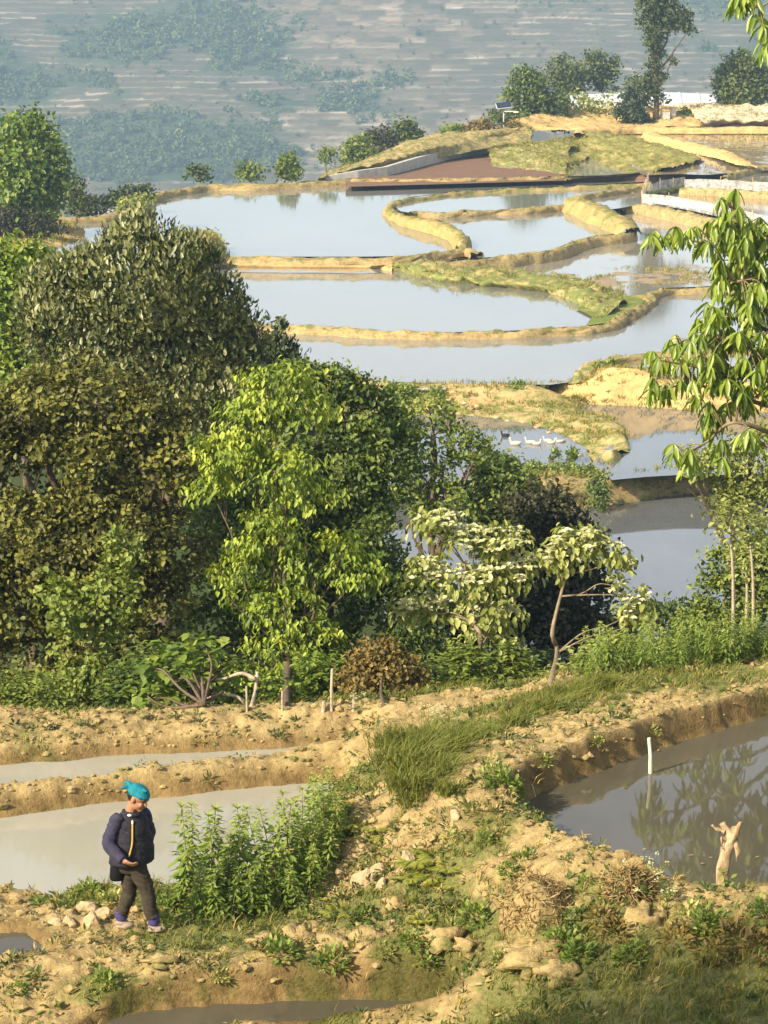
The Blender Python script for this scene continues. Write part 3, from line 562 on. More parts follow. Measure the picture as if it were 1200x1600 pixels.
# ================================================================== LEAVES AND TREES
def rng_(s): return np.random.default_rng(s)
def rsph(r, n):
    v = r.normal(size=(n, 3)); return norm(v)
def leafset(c, ax, nr, L, W, big=False, curl=.15):
    """folded leaf blades: base c, direction ax, face normal nr"""
    ax = norm(ax); s = norm(np.cross(ax, nr)); nn = np.cross(s, ax)
    L = np.broadcast_to(np.asarray(L, float), (len(c),))[:, None]; W = np.broadcast_to(np.asarray(W, float), (len(c),))[:, None]
    m = len(c); k = np.arange(m)[:, None]
    if not big:
        V = np.stack([c, c+ax*L*.28+s*W*.46+nn*W*.16, c+ax*L*.66+s*W*.40+nn*(W*.14-L*curl*.35), c+ax*L-nn*L*curl, c+ax*L*.66-s*W*.40+nn*(W*.14-L*curl*.35), c+ax*L*.28-s*W*.46+nn*W*.16], 1).reshape(-1, 3)
        T = np.concatenate([k*6+np.array([[0, a+1, a]]) for a in (1, 2, 3, 4)])
        return V, T, 6
    V = np.stack([c, c+ax*L*.3+s*W*.42+nn*W*.15, c+ax*L*.65+s*W*.40+nn*(W*.12-L*curl*.4), c+ax*L-nn*L*curl, c+ax*L*.65-s*W*.40+nn*(W*.12-L*curl*.4), c+ax*L*.3-s*W*.42+nn*W*.15, c+ax*L*.5-nn*L*curl*.2], 1).reshape(-1, 3)
    T = np.concatenate([k*7+np.array([[a, b, 6]]) for a, b in ((1, 0), (2, 1), (3, 2), (4, 3), (5, 4), (0, 5))])
    return V, T, 7
def crown_leaves(g, r, cen, rad3, nclump, per, cr, L, W, style, tone=(.1, .9), big=False, shell=.62, up=.25, flat=.75, holes=0):
    """one lobe of foliage: clumps of leaves through the outer part of an ellipsoid"""
    d = norm(rsph(r, nclump) + np.array([0, -.12, up]))
    rr = shell + (1.04-shell)*r.random(nclump)**.7
    lump = 1 + .30*vnoise(d[:, 0]*2.1+cen[0], d[:, 2]*2.1+d[:, 1]*1.7+cen[2], 3)*2
    rr = np.where(r.random(nclump) < .07, rr*1.18, rr)
    cc = cen + d*rad3*(rr*lump)[:, None]
    if holes: keep = fbm(cc[:, 0]*holes+cc[:, 1]*holes*.6, cc[:, 2]*holes+cc[:, 1]*holes*.5, 2, 61) > -.31; cc, d = cc[keep], d[keep]; nclump = len(cc)
    if nclump == 0: return cc
    ct = r.uniform(*tone, nclump)
    n = nclump*per; ci = np.repeat(np.arange(nclump), per)
    off = r.normal(size=(n, 3))*cr*np.array([1, 1, flat])
    c = cc[ci]+off; dd = d[ci]
    q = rsph(r, n)
    if style == 'up':    ax = dd*.5+q*.8+np.array([0, 0, .75]); nr = dd+q*.7+np.array([0, -.2, .3])
    elif style == 'droop':
        ax = q*np.array([.8, .8, .3])+dd*.35+np.array([0, 0, -.75]); nr = dd*.7+q*.4+np.array([0, 0, .7])
    elif style == 'flat':
        ax = q*np.array([1, 1, .35])+dd*.4+np.array([0, 0, -.12]); nr = q*.45+np.array([0, 0, 1.0])+dd*.3
    else:                ax = q+dd*.4; nr = dd*.9+rsph(r, n)*.7+np.array([0, 0, .35])
    LL = L*r.uniform(.5, 1.35, n); V, T, k = leafset(c, ax, nr, LL, LL*W/L, big)
    a = np.clip(ct[ci]+r.normal(0, .13, n), 0, 1)
    g.add(V, T, a=np.repeat(a, k))
    return cc
def limb(g, a, b, r0, r1, r, bend=.12, seg=6, n=7):
    a = np.asarray(a, float); b = np.asarray(b, float); l = np.linalg.norm(b-a)
    m1 = a*.65+b*.35+r.normal(0, bend*l*.6, 3); m2 = a*.3+b*.7+r.normal(0, bend*l*.5, 3)
    c = curve([a, m1, m2, b], n*3); V, T, Q = tube(c, np.linspace(r0, r1, len(c)), seg); g.add(V, T, Q, .5); return c
def tree(name, label, cat, D, lobes, mat, base=None, trunk=None, L=9, W=4.5, style='out', dens=1.0, cr=.16, per=14, tone=(.1, .9), big=False, bark='bark', tr=.10, seed=1, group=None, depth=.8, shell=.62, up=.25, twigs=0, crownname='crown', flat=.75, ext=None, bend=.07, br=.42, hole=1.0, lim=.35):
    """lobes (u, v, ru, rv[, dy]) in photo pixels at distance D; leaf length L in photo pixels"""
    r = rng_(seed); k = mpp(D)
    cs = []
    for lb in lobes:
        dy = lb[4] if len(lb) > 4 else r.uniform(-.6, .6)*k*lb[2]*.6
        cs.append((PD(lb[0], lb[1], D+dy), np.array([lb[2]*k, max(lb[2], lb[3])*k*depth, lb[3]*k])))
    mid = np.mean([c for c, _ in cs], 0)
    if base is None: base = np.array([mid[0], mid[1], under(mid[1])-.1])
    base = np.asarray(base, float); root = thing(name, base, label, cat, group)
    g = Geo()
    for c, rd in cs:
        area = 4*PI*((rd[0]*rd[1])**1.6/3+(rd[0]*rd[2])**1.6/3+(rd[1]*rd[2])**1.6/3)**(1/1.6)
        lf = .5*(L*k)*(W*k); n = max(4, int(dens*1.95*area/lf/per))
        crown_leaves(g, r, c, rd, n, per, cr*rd.mean()+L*k*.5, L*k, W*k, style, tone, big, shell, up, flat, hole/(k*75) if D < 70 else 0)
    if ext: ext(g, r, k)
    g.build(crownname, mat, root)
    t = Geo(); top = max(cs, key=lambda q: q[0][2])[0]
    if trunk is None:
        m1 = base*.7+np.array([mid[0], mid[1], base[2]*.7+top[2]*.3])*.3
        tp = [base, base*.5+mid*.5+r.normal(0, .05, 3)*np.array([1, 1, 0]), top*.6+mid*.4]
        tp[1][2] = (base[2]+mid[2])/2
    else: tp = [np.asarray(p, float) for p in trunk]
    c = curve(tp, 18); V, T, Q = tube(c, np.linspace(tr, tr*.35, len(c)), 8); t.add(V, T, Q); t.build('trunk', M[bark], root)
    for cc, rd in cs:
        j = np.argmin(np.linalg.norm(c-(cc-np.array([0, 0, lim*np.linalg.norm(cc-base)])), axis=1)); b = Geo()
        limb(b, c[j], cc, tr*br, tr*.12, r, bend)
        for _ in range(twigs):
            q = cc+rsph(r, 1)[0]*rd*.85; limb(b, cc*.8+c[j]*.2, q, tr*.14, tr*.04, r, n=4, seg=4)
        b.build('branch', M[bark], root)
    return root
LF = {}
LF['olive'] = leafmat('olive leaves', [(0.051, 0.067, 0.017), (0.109, 0.128, 0.036), (0.216, 0.225, 0.078), (0.318, 0.316, 0.125)], .22, .38, .5)
LF['brown'] = leafmat('brownish leaves', [(0.053, 0.053, 0.013), (0.126, 0.124, 0.027), (0.187, 0.191, 0.038), (0.284, 0.273, 0.061)], .28, .5)
LF['bright'] = leafmat('bright leaves', [(0.095, 0.146, 0.022), (0.206, 0.284, 0.039), (0.343, 0.429, 0.058), (0.481, 0.534, 0.086)], .38, .45)
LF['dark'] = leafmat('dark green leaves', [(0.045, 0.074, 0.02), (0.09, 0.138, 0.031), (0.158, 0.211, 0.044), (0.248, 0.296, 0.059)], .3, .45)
LF['mid'] = leafmat('mid green leaves', [(0.081, 0.114, 0.025), (0.143, 0.191, 0.036), (0.224, 0.286, 0.054), (0.325, 0.363, 0.081)], .35, .45)
LF['vivid'] = leafmat('vivid green leaves', [(0.073, 0.127, 0.017), (0.133, 0.215, 0.029), (0.235, 0.316, 0.044), (0.352, 0.393, 0.073)], .38, .45)
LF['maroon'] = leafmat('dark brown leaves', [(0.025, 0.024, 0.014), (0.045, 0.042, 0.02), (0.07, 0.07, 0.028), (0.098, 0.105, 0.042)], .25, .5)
LF['rust'] = leafmat('rusty leaves', [(0.087, 0.065, 0.02), (0.16, 0.116, 0.032), (0.246, 0.174, 0.043), (0.319, 0.239, 0.072)], .28, .55)
LF['pale'] = leafmat('pale green leaves', [(0.167, 0.192, 0.049), (0.276, 0.313, 0.074), (0.406, 0.434, 0.124), (0.553, 0.557, 0.198)], .38, .45)
LF['glossy'] = leafmat('glossy drooping leaves', [(0.102, 0.157, 0.023), (0.184, 0.27, 0.036), (0.286, 0.374, 0.049), (0.387, 0.452, 0.074)], .36, .34, .5)
LF['fern'] = leafmat('yellow fern leaves', [(.16,.20,.025),(.25,.28,.035),(.34,.35,.055),(.42,.40,.09)], .35, .55)
LF['weed'] = leafmat('weed leaves', [(0.079, 0.133, 0.022), (0.139, 0.212, 0.035), (0.219, 0.3, 0.047), (0.336, 0.389, 0.079)], .35, .5)
LF['grass'] = leafmat('grass blades', [(0.09, 0.134, 0.019), (0.18, 0.201, 0.031), (0.316, 0.282, 0.06), (0.541, 0.389, 0.121)], .3, .6)
LF['straw'] = leafmat('dry straw', [(.20, .13, .05), (.32, .22, .09), (.44, .32, .14), (.52, .40, .20)], .2, .7)
LF['blossom'] = leafmat('cream blossom', [(.42,.45,.17),(.52,.53,.25),(.60,.59,.34),(.68,.66,.44)], .25, .6)
LF['fartree'] = leafmat('far tree leaves', [(0.051, 0.072, 0.023), (0.087, 0.116, 0.032), (0.131, 0.167, 0.043), (0.189, 0.217, 0.058)], .3, .6)
LF['conifer'] = leafmat('conifer needles', [(0.023, 0.041, 0.017), (0.043, 0.065, 0.026), (0.072, 0.094, 0.036), (0.109, 0.131, 0.051)], .2, .6)

# ---------------------------------------------------------------- far wood on the hillside (one mass)
r = rng_(7); g = Geo(); okx = []
tx = r.uniform(-200, 200, 26000); ty = r.uniform(905, 1280, 26000)
def hbil(A, x, y):
    i = np.clip(np.searchsorted(hx, x)-1, 0, len(hx)-2); j = np.clip(np.searchsorted(hy, y)-1, 0, len(hy)-2)
    return A[j, i]
vv = hbil(veg, tx, ty)+.5*fbm(tx*.05, ty*.05, 4, 99)+r.normal(0, .10, len(tx)); sel = np.flatnonzero((vv > .36) | (r.random(len(tx)) < .05))[:5200]
for i in sel:
    z = hbil(HZ, tx[i:i+1], ty[i:i+1])[0]; h = r.uniform(1.6, 4.2)*(1.0 if vv[i] > .36 else .55); wd = h*r.uniform(.28, .5)
    n = 24; d = rsph(r, n); c = np.array([tx[i], ty[i], z+h*.52])+d*np.array([wd, wd, h*.5])*r.uniform(.6, 1, (n, 1))
    V, T, k = leafset(c, rsph(r, n)+d*.3, d+rsph(r, n)*.5+np.array([0, -.2, .4]), wd*.85, wd*.7)
    g.add(V, T, a=np.repeat(np.clip(r.normal(.4, .2)+r.normal(0, .1, n), 0, 1), k))
tag(g.build('far_trees', LF['fartree']), 'blue hazy scrub and woods scattered over the far hillside', None, None, 'stuff')

# ---------------------------------------------------------------- trees on the far rim
def ft(name, label, cat, D, lobes, mat, bz, bu, bv=None, **kw):
    b = PD(bu, 300, D); b[2] = bz
    kw.setdefault('L', 5); kw.setdefault('W', 3.4); kw.setdefault('per', 10); kw.setdefault('tr', .12)
    return tree(name, label, cat, D, lobes, mat, base=b, **kw)
ft('broadleaf_tree', 'bright green rounded tree at the left edge above the paddies', 'tree', 152, [(38,215,30,38),(58,232,30,34),(18,250,26,44),(45,262,46,40),(75,268,26,36),(62,305,36,30),(20,310,28,32),(92,285,14,16),(40,335,40,18)], LF['vivid'], -6.3, 42, L=8, W=6, seed=11, tr=.18, dens=1.2)
ft('young_tree', 'thin pale young tree beside the rounded green tree', 'tree', 158, [(120,292,11,14),(116,310,14,16),(126,318,14,12)], LF['fartree'], -6.4, 119, seed=12, tr=.06, dens=.6)
ft('young_tree', 'darkest small tree leftmost on the rim of the widest paddy', 'tree', 195, [(303,270,12,10),(316,274,12,10)], LF['fartree'], -6.6, 311, seed=13, tr=.07, dens=.7)
ft('young_tree', 'feathery small tree second from left on the paddy rim', 'tree', 195, [(384,266,10,12),(396,271,14,11),(378,276,10,8)], LF['mid'], -6.6, 390, seed=14, tr=.07, dens=.7)
ft('young_tree', 'pointed small tree standing tallest on the paddy rim', 'tree', 195, [(452,252,10,12),(450,266,16,14),(462,270,10,10),(441,268,8,9)], LF['mid'], -6.6, 453, seed=15, tr=.08, dens=.9)
ft('young_tree', 'thin round topped sapling right of the pointed rim tree', 'tree', 200, [(510,245,14,10)], LF['mid'], -6.5, 510, seed=16, tr=.05, dens=.7)
ft('bush', 'leafy green bush at the left end of the concrete wall', 'bush', 208, [(560,225,14,12),(548,245,12,16),(570,246,20,14),(590,254,16,8),(556,262,16,8)], LF['mid'], -6.4, 560, seed=17, dens=1.0)
ft('bush', 'dark purplish bush behind the concrete wall', 'bush', 216, [(596,220,18,18),(606,235,12,12),(580,215,12,10)], LF['maroon'], -6.0, 597, seed=18, dens=.8)
ft('broadleaf_tree', 'round green tree behind the concrete wall', 'tree', 219, [(634,205,18,16),(630,220,20,14),(648,215,10,14)], LF['fartree'], -5.6, 634, seed=19)
ft('bush', 'bright green low bush on the dry brown slope', 'bush', 228, [(705,206,14,9),(716,202,10,7)], LF['vivid'], -4.9, 708, seed=20)
ft('bush', 'dry olive bush below the solar lamp', 'bush', 222, [(745,208,22,12),(768,212,18,10),(805,208,16,12),(755,198,14,8),(790,215,12,8)], LF['rust'], -5.0, 765, seed=21, dens=.8)
ft('broadleaf_tree', 'dark leaning tree beside the solar lamp', 'tree', 233, [(818,120,18,14),(832,132,20,16),(822,150,28,16),(806,146,16,12),(840,168,28,18),(866,165,20,22),(872,188,16,14),(822,178,20,14),(776,182,14,8),(796,186,14,8)], LF['dark'], -4.5, 852, seed=22, tr=.2, dens=.9)
ft('broadleaf_tree', 'hazy grey green tree left in the pair behind', 'tree', 262, [(880,108,22,18),(895,120,20,16),(870,124,16,14),(886,138,18,12),(900,140,14,10)], LF['fartree'], -6.5, 886, seed=23, dens=.55, tr=.16)
ft('broadleaf_tree', 'hazy slender tree right in the pair behind', 'tree', 265, [(930,90,16,12),(932,106,18,14),(950,112,16,16),(925,122,20,12),(945,132,18,14),(958,98,10,10)], LF['fartree'], -6.5, 938, seed=24, dens=.5, tr=.16)
ft('bush', 'sparse sunlit shrubs on the sandy rise', 'bush', 236, [(900,165,20,18),(925,170,18,16),(950,168,16,18),(912,188,20,8),(965,180,12,10)], LF['pale'], -4.8, 925, seed=25, dens=.28)
ft('conifer_tree', 'dark conical evergreen left of the tall tree', 'tree', 232, [(985,150,8,12),(984,164,13,12),(978,180,16,12),(992,182,16,12),(1003,188,10,7)], LF['conifer'], -4.6, 985, seed=26, dens=1.1)
ft('tall_tree', 'tall narrow dark tree rising out of the picture', 'tree', 233, [(1008,-18,16,14),(1030,-8,22,16),(1018,10,20,14),(1044,20,22,16),(1062,30,18,14),(1076,48,10,7),(1012,36,14,16),(1030,50,14,12),(1020,74,8,16),(1030,84,6,10),(1052,96,7,4),(1021,102,8,12),(1016,124,12,12),(1032,124,10,10),(1002,134,10,8),(1020,145,14,12),(1032,158,9,7),(1008,160,8,6)], LF['fartree'], -4.7, 1022, seed=27, dens=.75, tr=.30, tone=(0, .6))
ft('bush', 'wispy grey shrub left against the tall tree trunk', 'bush', 236, [(996,132,16,14),(1000,150,14,14)], LF['fartree'], -4.6, 1000, seed=28, dens=.4)
ft('broadleaf_tree', 'round dark green tree at the far right above the pale road', 'tree', 238, [(1158,105,22,18),(1140,120,20,16),(1176,118,22,20),(1152,138,28,22),(1184,142,18,18),(1136,145,16,14),(1165,155,26,10)], LF['fartree'], -4.2, 1160, seed=29, dens=1.2, tone=(.3, 1))
ft('bush', 'low green bush on the pale road bank', 'bush', 236, [(1085,184,22,7),(1070,180,12,7),(1104,188,14,5)], LF['vivid'], -4.6, 1085, seed=30)
ft('bush', 'tiny dark bush on the stony bank', 'bush', 234, [(1180,184,8,5)], LF['dark'], -4.4, 1180, seed=31)
ft('bush', 'golden leafy bush on top of the eroded headland', 'bush', 146, [(322,380,20,12),(306,384,16,12),(336,388,10,9)], LF['pale'], -6.4, 320, seed=32, L=6)
ft('bush', 'yellow green bush on the curved rim bund', 'bush', 168, [(212,318,18,7),(196,324,12,6),(232,308,10,5)], LF['pale'], -6.8, 212, seed=33)
ft('bush', 'dark hedge behind the curved rim bund', 'bush', 176, [(215,302,26,8),(185,312,20,8),(150,322,24,10),(130,330,18,8)], LF['conifer'], -8.3, 180, seed=34)
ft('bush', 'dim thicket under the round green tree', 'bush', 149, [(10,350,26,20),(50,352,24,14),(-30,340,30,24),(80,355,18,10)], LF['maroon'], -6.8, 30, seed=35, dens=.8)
# ---------------------------------------------------------------- plants on the middle banks
ft('bush', 'dark green weeds on the rocky bank beside the plank', 'bush', 100.7, [(622,614,18,10),(640,612,14,8),(680,614,12,6)], LF['vivid'], -7.8, 632, seed=36)
ft('bush', 'small green bush at the left end of the clay bank', 'bush', 101.2, [(808,602,9,8),(800,610,8,6)], LF['vivid'], -7.6, 806, seed=37)
ft('bush', 'dark grassy clump on the bund spur above the clay bank', 'bush', 104.5, [(925,588,16,7),(940,578,16,7),(955,570,10,5)], LF['mid'], -7.5, 935, seed=38, style='up')
ft('hedge', 'lush green hedge along the near side of the duck paddy', 'hedge', 86.6, [(760,742,24,20),(795,738,24,18),(830,740,24,16),(865,742,22,15),(895,744,22,15),(922,748,20,15),(945,756,14,16)], LF['mid'], -8.3, 850, seed=39, tone=(.3, 1), L=6)
ft('weed_plant', 'dark reed clump right in the duck paddy', 'reeds', 89.5, [(896,712,5,10),(892,716,6,8)], LF['vivid'], -8.25, 895, seed=40, style='up')
ft('weed_plant', 'small reed clump left in the duck paddy', 'reeds', 89.5, [(868,713,5,8)], LF['vivid'], -8.25, 868, seed=41, style='up')
ft('bush', 'dark shrub at the corner of the yellow bank', 'bush', 84.9, [(938,775,10,22),(930,760,12,10)], LF['dark'], -8.9, 938, seed=42)

# ================================================================== THE NEAR WOOD
tree('broadleaf_tree', 'tallest dark olive tree with upright glossy leaves in the grove', 'tree', 46, [(212,390,62,46),(285,428,62,52),(145,440,66,56),(215,480,92,72),(322,500,66,66),(95,520,56,56),(352,562,52,60),(270,595,80,66),(180,560,80,60),(330,650,60,60),(84,446,36,36),(384,560,22,40),(370,620,44,54),(60,490,30,40),(340,530,46,50),(378,590,34,44),(300,480,50,50)], LF['olive'], L=11, W=5.4, style='up', seed=51, tr=.22, dens=.85, per=11, cr=.045, tone=(0, 1), hole=0)
tree('broadleaf_tree', 'brown tinged broad tree filling the left of the grove', 'tree', 35, [(60,640,70,60),(150,625,70,56),(228,660,56,58),(40,740,70,76),(130,730,80,72),(232,745,74,70),(285,715,36,50),(60,850,80,74),(160,850,86,74),(255,860,56,70),(40,950,70,70),(145,955,86,80),(245,950,46,66),(90,1045,86,56),(10,1050,60,56),(195,1040,46,50),(-40,700,50,90),(-40,900,50,100)], LF['brown'], L=9.5, W=6.6, seed=52, tr=.2, dens=.85, cr=.10, tone=(0, 1), per=34)
tree('climbing_plant', 'green climber hanging down the brown tinged tree', 'climber', 33.2, [(95,950,34,50),(130,1000,46,50),(175,930,40,50),(150,1060,46,36),(190,860,30,30),(110,1070,40,30),(60,1080,40,24)], LF['mid'], L=9, W=7, seed=53, tr=.05, dens=.6, per=24, cr=.12, tone=(.3, 1), base=G(140,1106), crownname='foliage')
tree('broadleaf_tree', 'bright yellow green tree in the middle of the grove', 'tree', 32.5, [(432,605,62,34),(395,655,50,36),(478,640,46,30),(366,715,52,32),(450,740,56,40),(492,768,34,24),(420,828,54,32),(345,893,46,30),(396,932,54,28),(500,868,60,30),(572,892,44,22),(452,950,52,34),(440,1022,46,36),(398,1070,40,34),(494,1000,36,34),(328,762,36,24),(370,860,40,20),(330,700,26,22),(470,1070,40,30),(535,850,24,20)], LF['bright'], L=11, W=5.2, style='droop', seed=54, tr=.06, dens=.52, cr=.11, per=26, tone=(0, 1), twigs=2, base=G(445,1104), trunk=[G(445,1104), PD(452,1000,33.4), PD(440,860,33.6), PD(430,700,33.4), PD(440,620,33.2)])
tree('broadleaf_tree', 'dark green tree behind the bright yellow green one', 'tree', 37.5, [(560,650,64,52),(602,720,62,64),(540,740,56,66),(560,840,70,66),(520,605,46,28),(484,592,36,24),(590,930,60,66),(520,960,60,60),(650,950,50,66),(560,1030,60,56),(660,1030,50,46),(470,880,56,60),(440,760,60,80),(420,980,60,60),(350,820,60,90),(340,960,60,90)], LF['dark'], L=9, W=5.5, seed=55, tr=.18, dens=.85, per=30, cr=.10, tone=(0, 1))
tree('broadleaf_tree', 'open branched green tree in front of the duck paddy', 'tree', 47, [(672,645,44,22),(640,690,46,30),(712,690,44,30),(656,735,54,28),(740,712,34,22),(700,780,46,24),(640,790,36,30),(690,830,34,18),(620,660,30,20),(752,690,20,16)], LF['mid'], L=8, W=5, seed=56, tr=.12, dens=.34, per=22, twigs=3)
tree('broadleaf_tree', 'dense dark green tree under the duck paddy hedge', 'tree', 50, [(775,735,34,24),(795,768,42,32),(760,800,34,34),(800,815,34,26),(785,850,40,34),(830,780,20,20)], LF['dark'], L=8, W=5, seed=57, tr=.14, tone=(.25, .95))
tree('conifer_tree', 'slim dark treetop poking up over the water', 'tree', 52, [(440,520,8,14),(436,545,18,20),(446,565,22,16),(425,560,14,16),(440,600,30,30)], LF['conifer'], L=9, W=5, seed=58, tr=.1, style='up', dens=.8)
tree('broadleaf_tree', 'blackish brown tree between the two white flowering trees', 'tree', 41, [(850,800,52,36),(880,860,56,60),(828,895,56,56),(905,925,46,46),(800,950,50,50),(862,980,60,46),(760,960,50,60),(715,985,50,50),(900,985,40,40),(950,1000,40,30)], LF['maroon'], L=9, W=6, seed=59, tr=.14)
tree('broadleaf_tree', 'vivid green tree at the left edge behind the olive tree', 'tree', 58, [(28,400,44,32),(16,462,46,46),(56,478,38,42),(28,545,56,42),(84,512,36,36),(34,595,60,36),(-30,440,50,60),(100,560,30,40)], LF['vivid'], L=9, W=6, seed=60, tr=.14, tone=(.2, 1))
def blooms(lobes, D, n, seed, root, L=19):
    r = rng_(seed); g = Geo(); k = mpp(D)
    for (u, v, ru, rv) in lobes:
        m = max(3, int(n*ru*rv/1200)); d = norm(rsph(r, m)+np.array([0, -.5, .9])); c = PD(u, v, D)+d*np.array([ru, ru*.8, rv])*k*r.uniform(.75, 1.12, (m, 1))
        for q in c:
            p = 9; o = r.normal(size=(p, 3))*np.array([1, 1, .25])*L*k*.28
            V, T, kk = leafset(q+o, rsph(r, p)*np.array([1, 1, .3]), np.array([0, -.2, 1])+rsph(r, p)*.4, L*k*.55, L*k*.42); g.add(V, T, a=np.repeat(r.uniform(.2, 1, p), kk))
    o = g.build('blossom', LF['blossom'], root); o['kind'] = 'stuff'
lb = [(690,822,42,22),(742,846,44,24),(792,850,38,24),(668,895,36,24),(728,908,48,24),(790,895,46,28),(655,948,32,20),(722,948,48,24),(778,955,36,22),(832,882,20,16),(762,985,36,18),(640,950,16,12),(672,815,18,14)]
t = tree('flowering_tree', 'white flowering tree with broad crown left of the blackish tree', 'tree', 33, lb, LF['pale'], L=14, W=8, style='droop', seed=61, tr=.042, br=.3, bark='bark_mid', lim=.1, dens=.45, twigs=2, base=G(768,1068), trunk=[G(768,1068), PD(752,1010,32.6), PD(742,975,32.8), PD(735,930,33), PD(725,880,33)], big=False, per=10)
blooms(lb, 33, 17, 62, t)
lb = [(900,848,42,18),(878,876,28,16),(942,860,32,17),(972,882,22,13),(962,916,18,12),(1000,930,20,13),(990,956,26,17),(868,868,18,15),(1008,972,14,10),(925,838,20,10)]
b0 = G(860,1070)
t = tree('flowering_tree', 'white flowering tree with crooked pale trunk over the blue water', 'tree', 32.3, lb, LF['pale'], L=14, W=8, style='droop', seed=63, tr=.04, br=.3, bark='bark_mid', lim=.1, dens=.45, twigs=2, base=b0, trunk=[b0, PD(871,1020,32.2), PD(863,992,32.2), PD(868,962,32.3), PD(880,915,32.4), PD(893,862,32.4)], per=10)
blooms(lb, 32.3, 17, 64, t)
tree('shrub', 'rusty brown round shrub on the bank edge', 'shrub', 30.6, [(600,1058,50,38),(562,1068,28,28),(640,1068,26,30),(598,1030,36,22)], LF['rust'], L=8, W=5.5, seed=65, tr=.03, base=G(600,1104), dens=.9)
tree('shrub', 'pale leafy shrub left of the path behind the pond', 'shrub', 30.8, [(955,1012,46,20),(920,1040,32,22),(1000,1030,36,22),(888,1050,22,18),(1040,1010,20,12)], LF['pale'], L=12, W=8, seed=66, tr=.03, style='flat', dens=.55, base=G(950,1062))
tree('broadleaf_tree', 'light green airy tree at the right edge', 'tree', 45, [(1118,722,46,28),(1172,742,40,34),(1090,756,26,18),(1148,790,48,26),(1186,692,28,22),(1230,730,40,50),(1120,770,30,18)], LF['pale'], L=8, W=5, seed=67, tr=.09, dens=.5, twigs=3, tone=(0, .6))
tree('broadleaf_tree', 'bushy green tree behind the slender pale poles', 'tree', 41, [(1150,885,44,30),(1182,930,36,46),(1130,925,32,32),(1170,985,48,28),(1190,860,26,30),(1230,920,40,70),(1110,970,30,24)], LF['mid'], L=9, W=5.5, seed=68, tr=.09, dens=.8)
tree('shrub', 'bluish green scrub at the edge of the blue paddy', 'shrub', 62, [(1000,965,40,18),(1050,970,40,22),(1095,960,30,26),(960,990,40,18),(1030,1000,50,24),(1090,1010,50,30)], LF['dark'], L=9, W=5, seed=69, tr=.05, tone=(.2, .8))
for i, (u0, v0, u1, v1, lab) in enumerate(((1145,1000,1140,815,'slender pale pole stem leftmost at the right edge'),(1176,1000,1172,840,'slender pale pole stem beside the right frame edge'),(1162,1004,1166,880,'short pale stem between two taller poles'))):
    base = PD(u0, v0+30, 36+i); t = thing('sapling', base, lab, 'sapling', 'slender pale stemmed saplings'); g = Geo(); r = rng_(80+i)
    c = curve([base, PD((u0+u1)/2+3, (v0+v1)/2, 36+i), PD(u1, v1, 36+i)], 12); V, T, Q = tube(c, np.linspace(.032, .016, len(c)), 6); g.add(V, T, Q); g.build('trunk', M['bark_pale'], t)
    g = Geo(); crown_leaves(g, r, PD(u1, v1-8, 36+i), np.array([.32, .3, .22]), 26, 9, .08, .10, .06, 'flat'); g.build('crown', LF['pale'], t)
# sapling with big leaves at the foot of the grove
b0 = G(318,1108); t = thing('sapling', b0, 'big leaved sapling with bare pale branches at the grove foot', 'sapling'); g = Geo(); r = rng_(90); cr_ = Geo()
tips = [(232,1045),(220,1075),(245,1020),(300,1050),(322,1012),(345,1035),(268,1062),(285,1020),(330,1060),(240,1090),(370,1085),(310,1030)]
for u, v in tips:
    q = PD(u, v, 30.2+r.uniform(-.4, .4)); limb(g, b0+np.array([0, 0, .05]), q, .022, .007, r, .1, 6)
    crown_leaves(cr_, r, q, np.array([.17, .17, .12]), 7, 6, .06, .15, .115, 'flat', big=True)
g.build('trunk', M['bark'], t); cr_.build('crown', LF['weed'], t)
b0 = G(392,1108); t = thing('dead_branch', b0, 'bare forked pale branch leaning out of the grove', 'branch'); g = Geo()
for pth in ([(392,1108),(372,1090),(345,1085),(320,1092)],[(400,1062),(378,1052),(352,1060),(338,1062)]):
    c = curve([PD(u, v, 29.9) for u, v in pth], 14); V, T, Q = tube(c, np.linspace(.03, .012, len(c)), 6); g.add(V, T, Q)
c = curve([b0, PD(398,1085,29.9), PD(402,1050,30.1)], 8); V, T, Q = tube(c, np.linspace(.03, .02, len(c)), 6); g.add(V, T, Q)
g.build('wood', M['bark_pale'], t)
# thicket that closes the foot of the grove
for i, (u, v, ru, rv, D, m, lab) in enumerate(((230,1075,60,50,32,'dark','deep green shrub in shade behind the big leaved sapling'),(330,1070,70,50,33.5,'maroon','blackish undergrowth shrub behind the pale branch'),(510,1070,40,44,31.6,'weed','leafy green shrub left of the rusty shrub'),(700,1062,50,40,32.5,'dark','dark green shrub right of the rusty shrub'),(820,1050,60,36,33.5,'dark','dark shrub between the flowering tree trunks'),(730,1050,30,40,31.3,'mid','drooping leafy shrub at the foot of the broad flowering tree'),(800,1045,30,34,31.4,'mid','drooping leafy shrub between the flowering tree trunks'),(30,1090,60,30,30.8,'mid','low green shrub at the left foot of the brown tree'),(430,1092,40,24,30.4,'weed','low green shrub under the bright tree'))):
    tree('shrub', lab, 'shrub', D, [(u,v,ru,rv),(u-ru*.5,v+8,ru*.6,rv*.8),(u+ru*.5,v+6,ru*.6,rv*.8)], LF[m], L=11, W=7, seed=100+i, tr=.03, dens=.7, base=np.array([*PD(u, v, D)[:2], -.4]), style='flat')

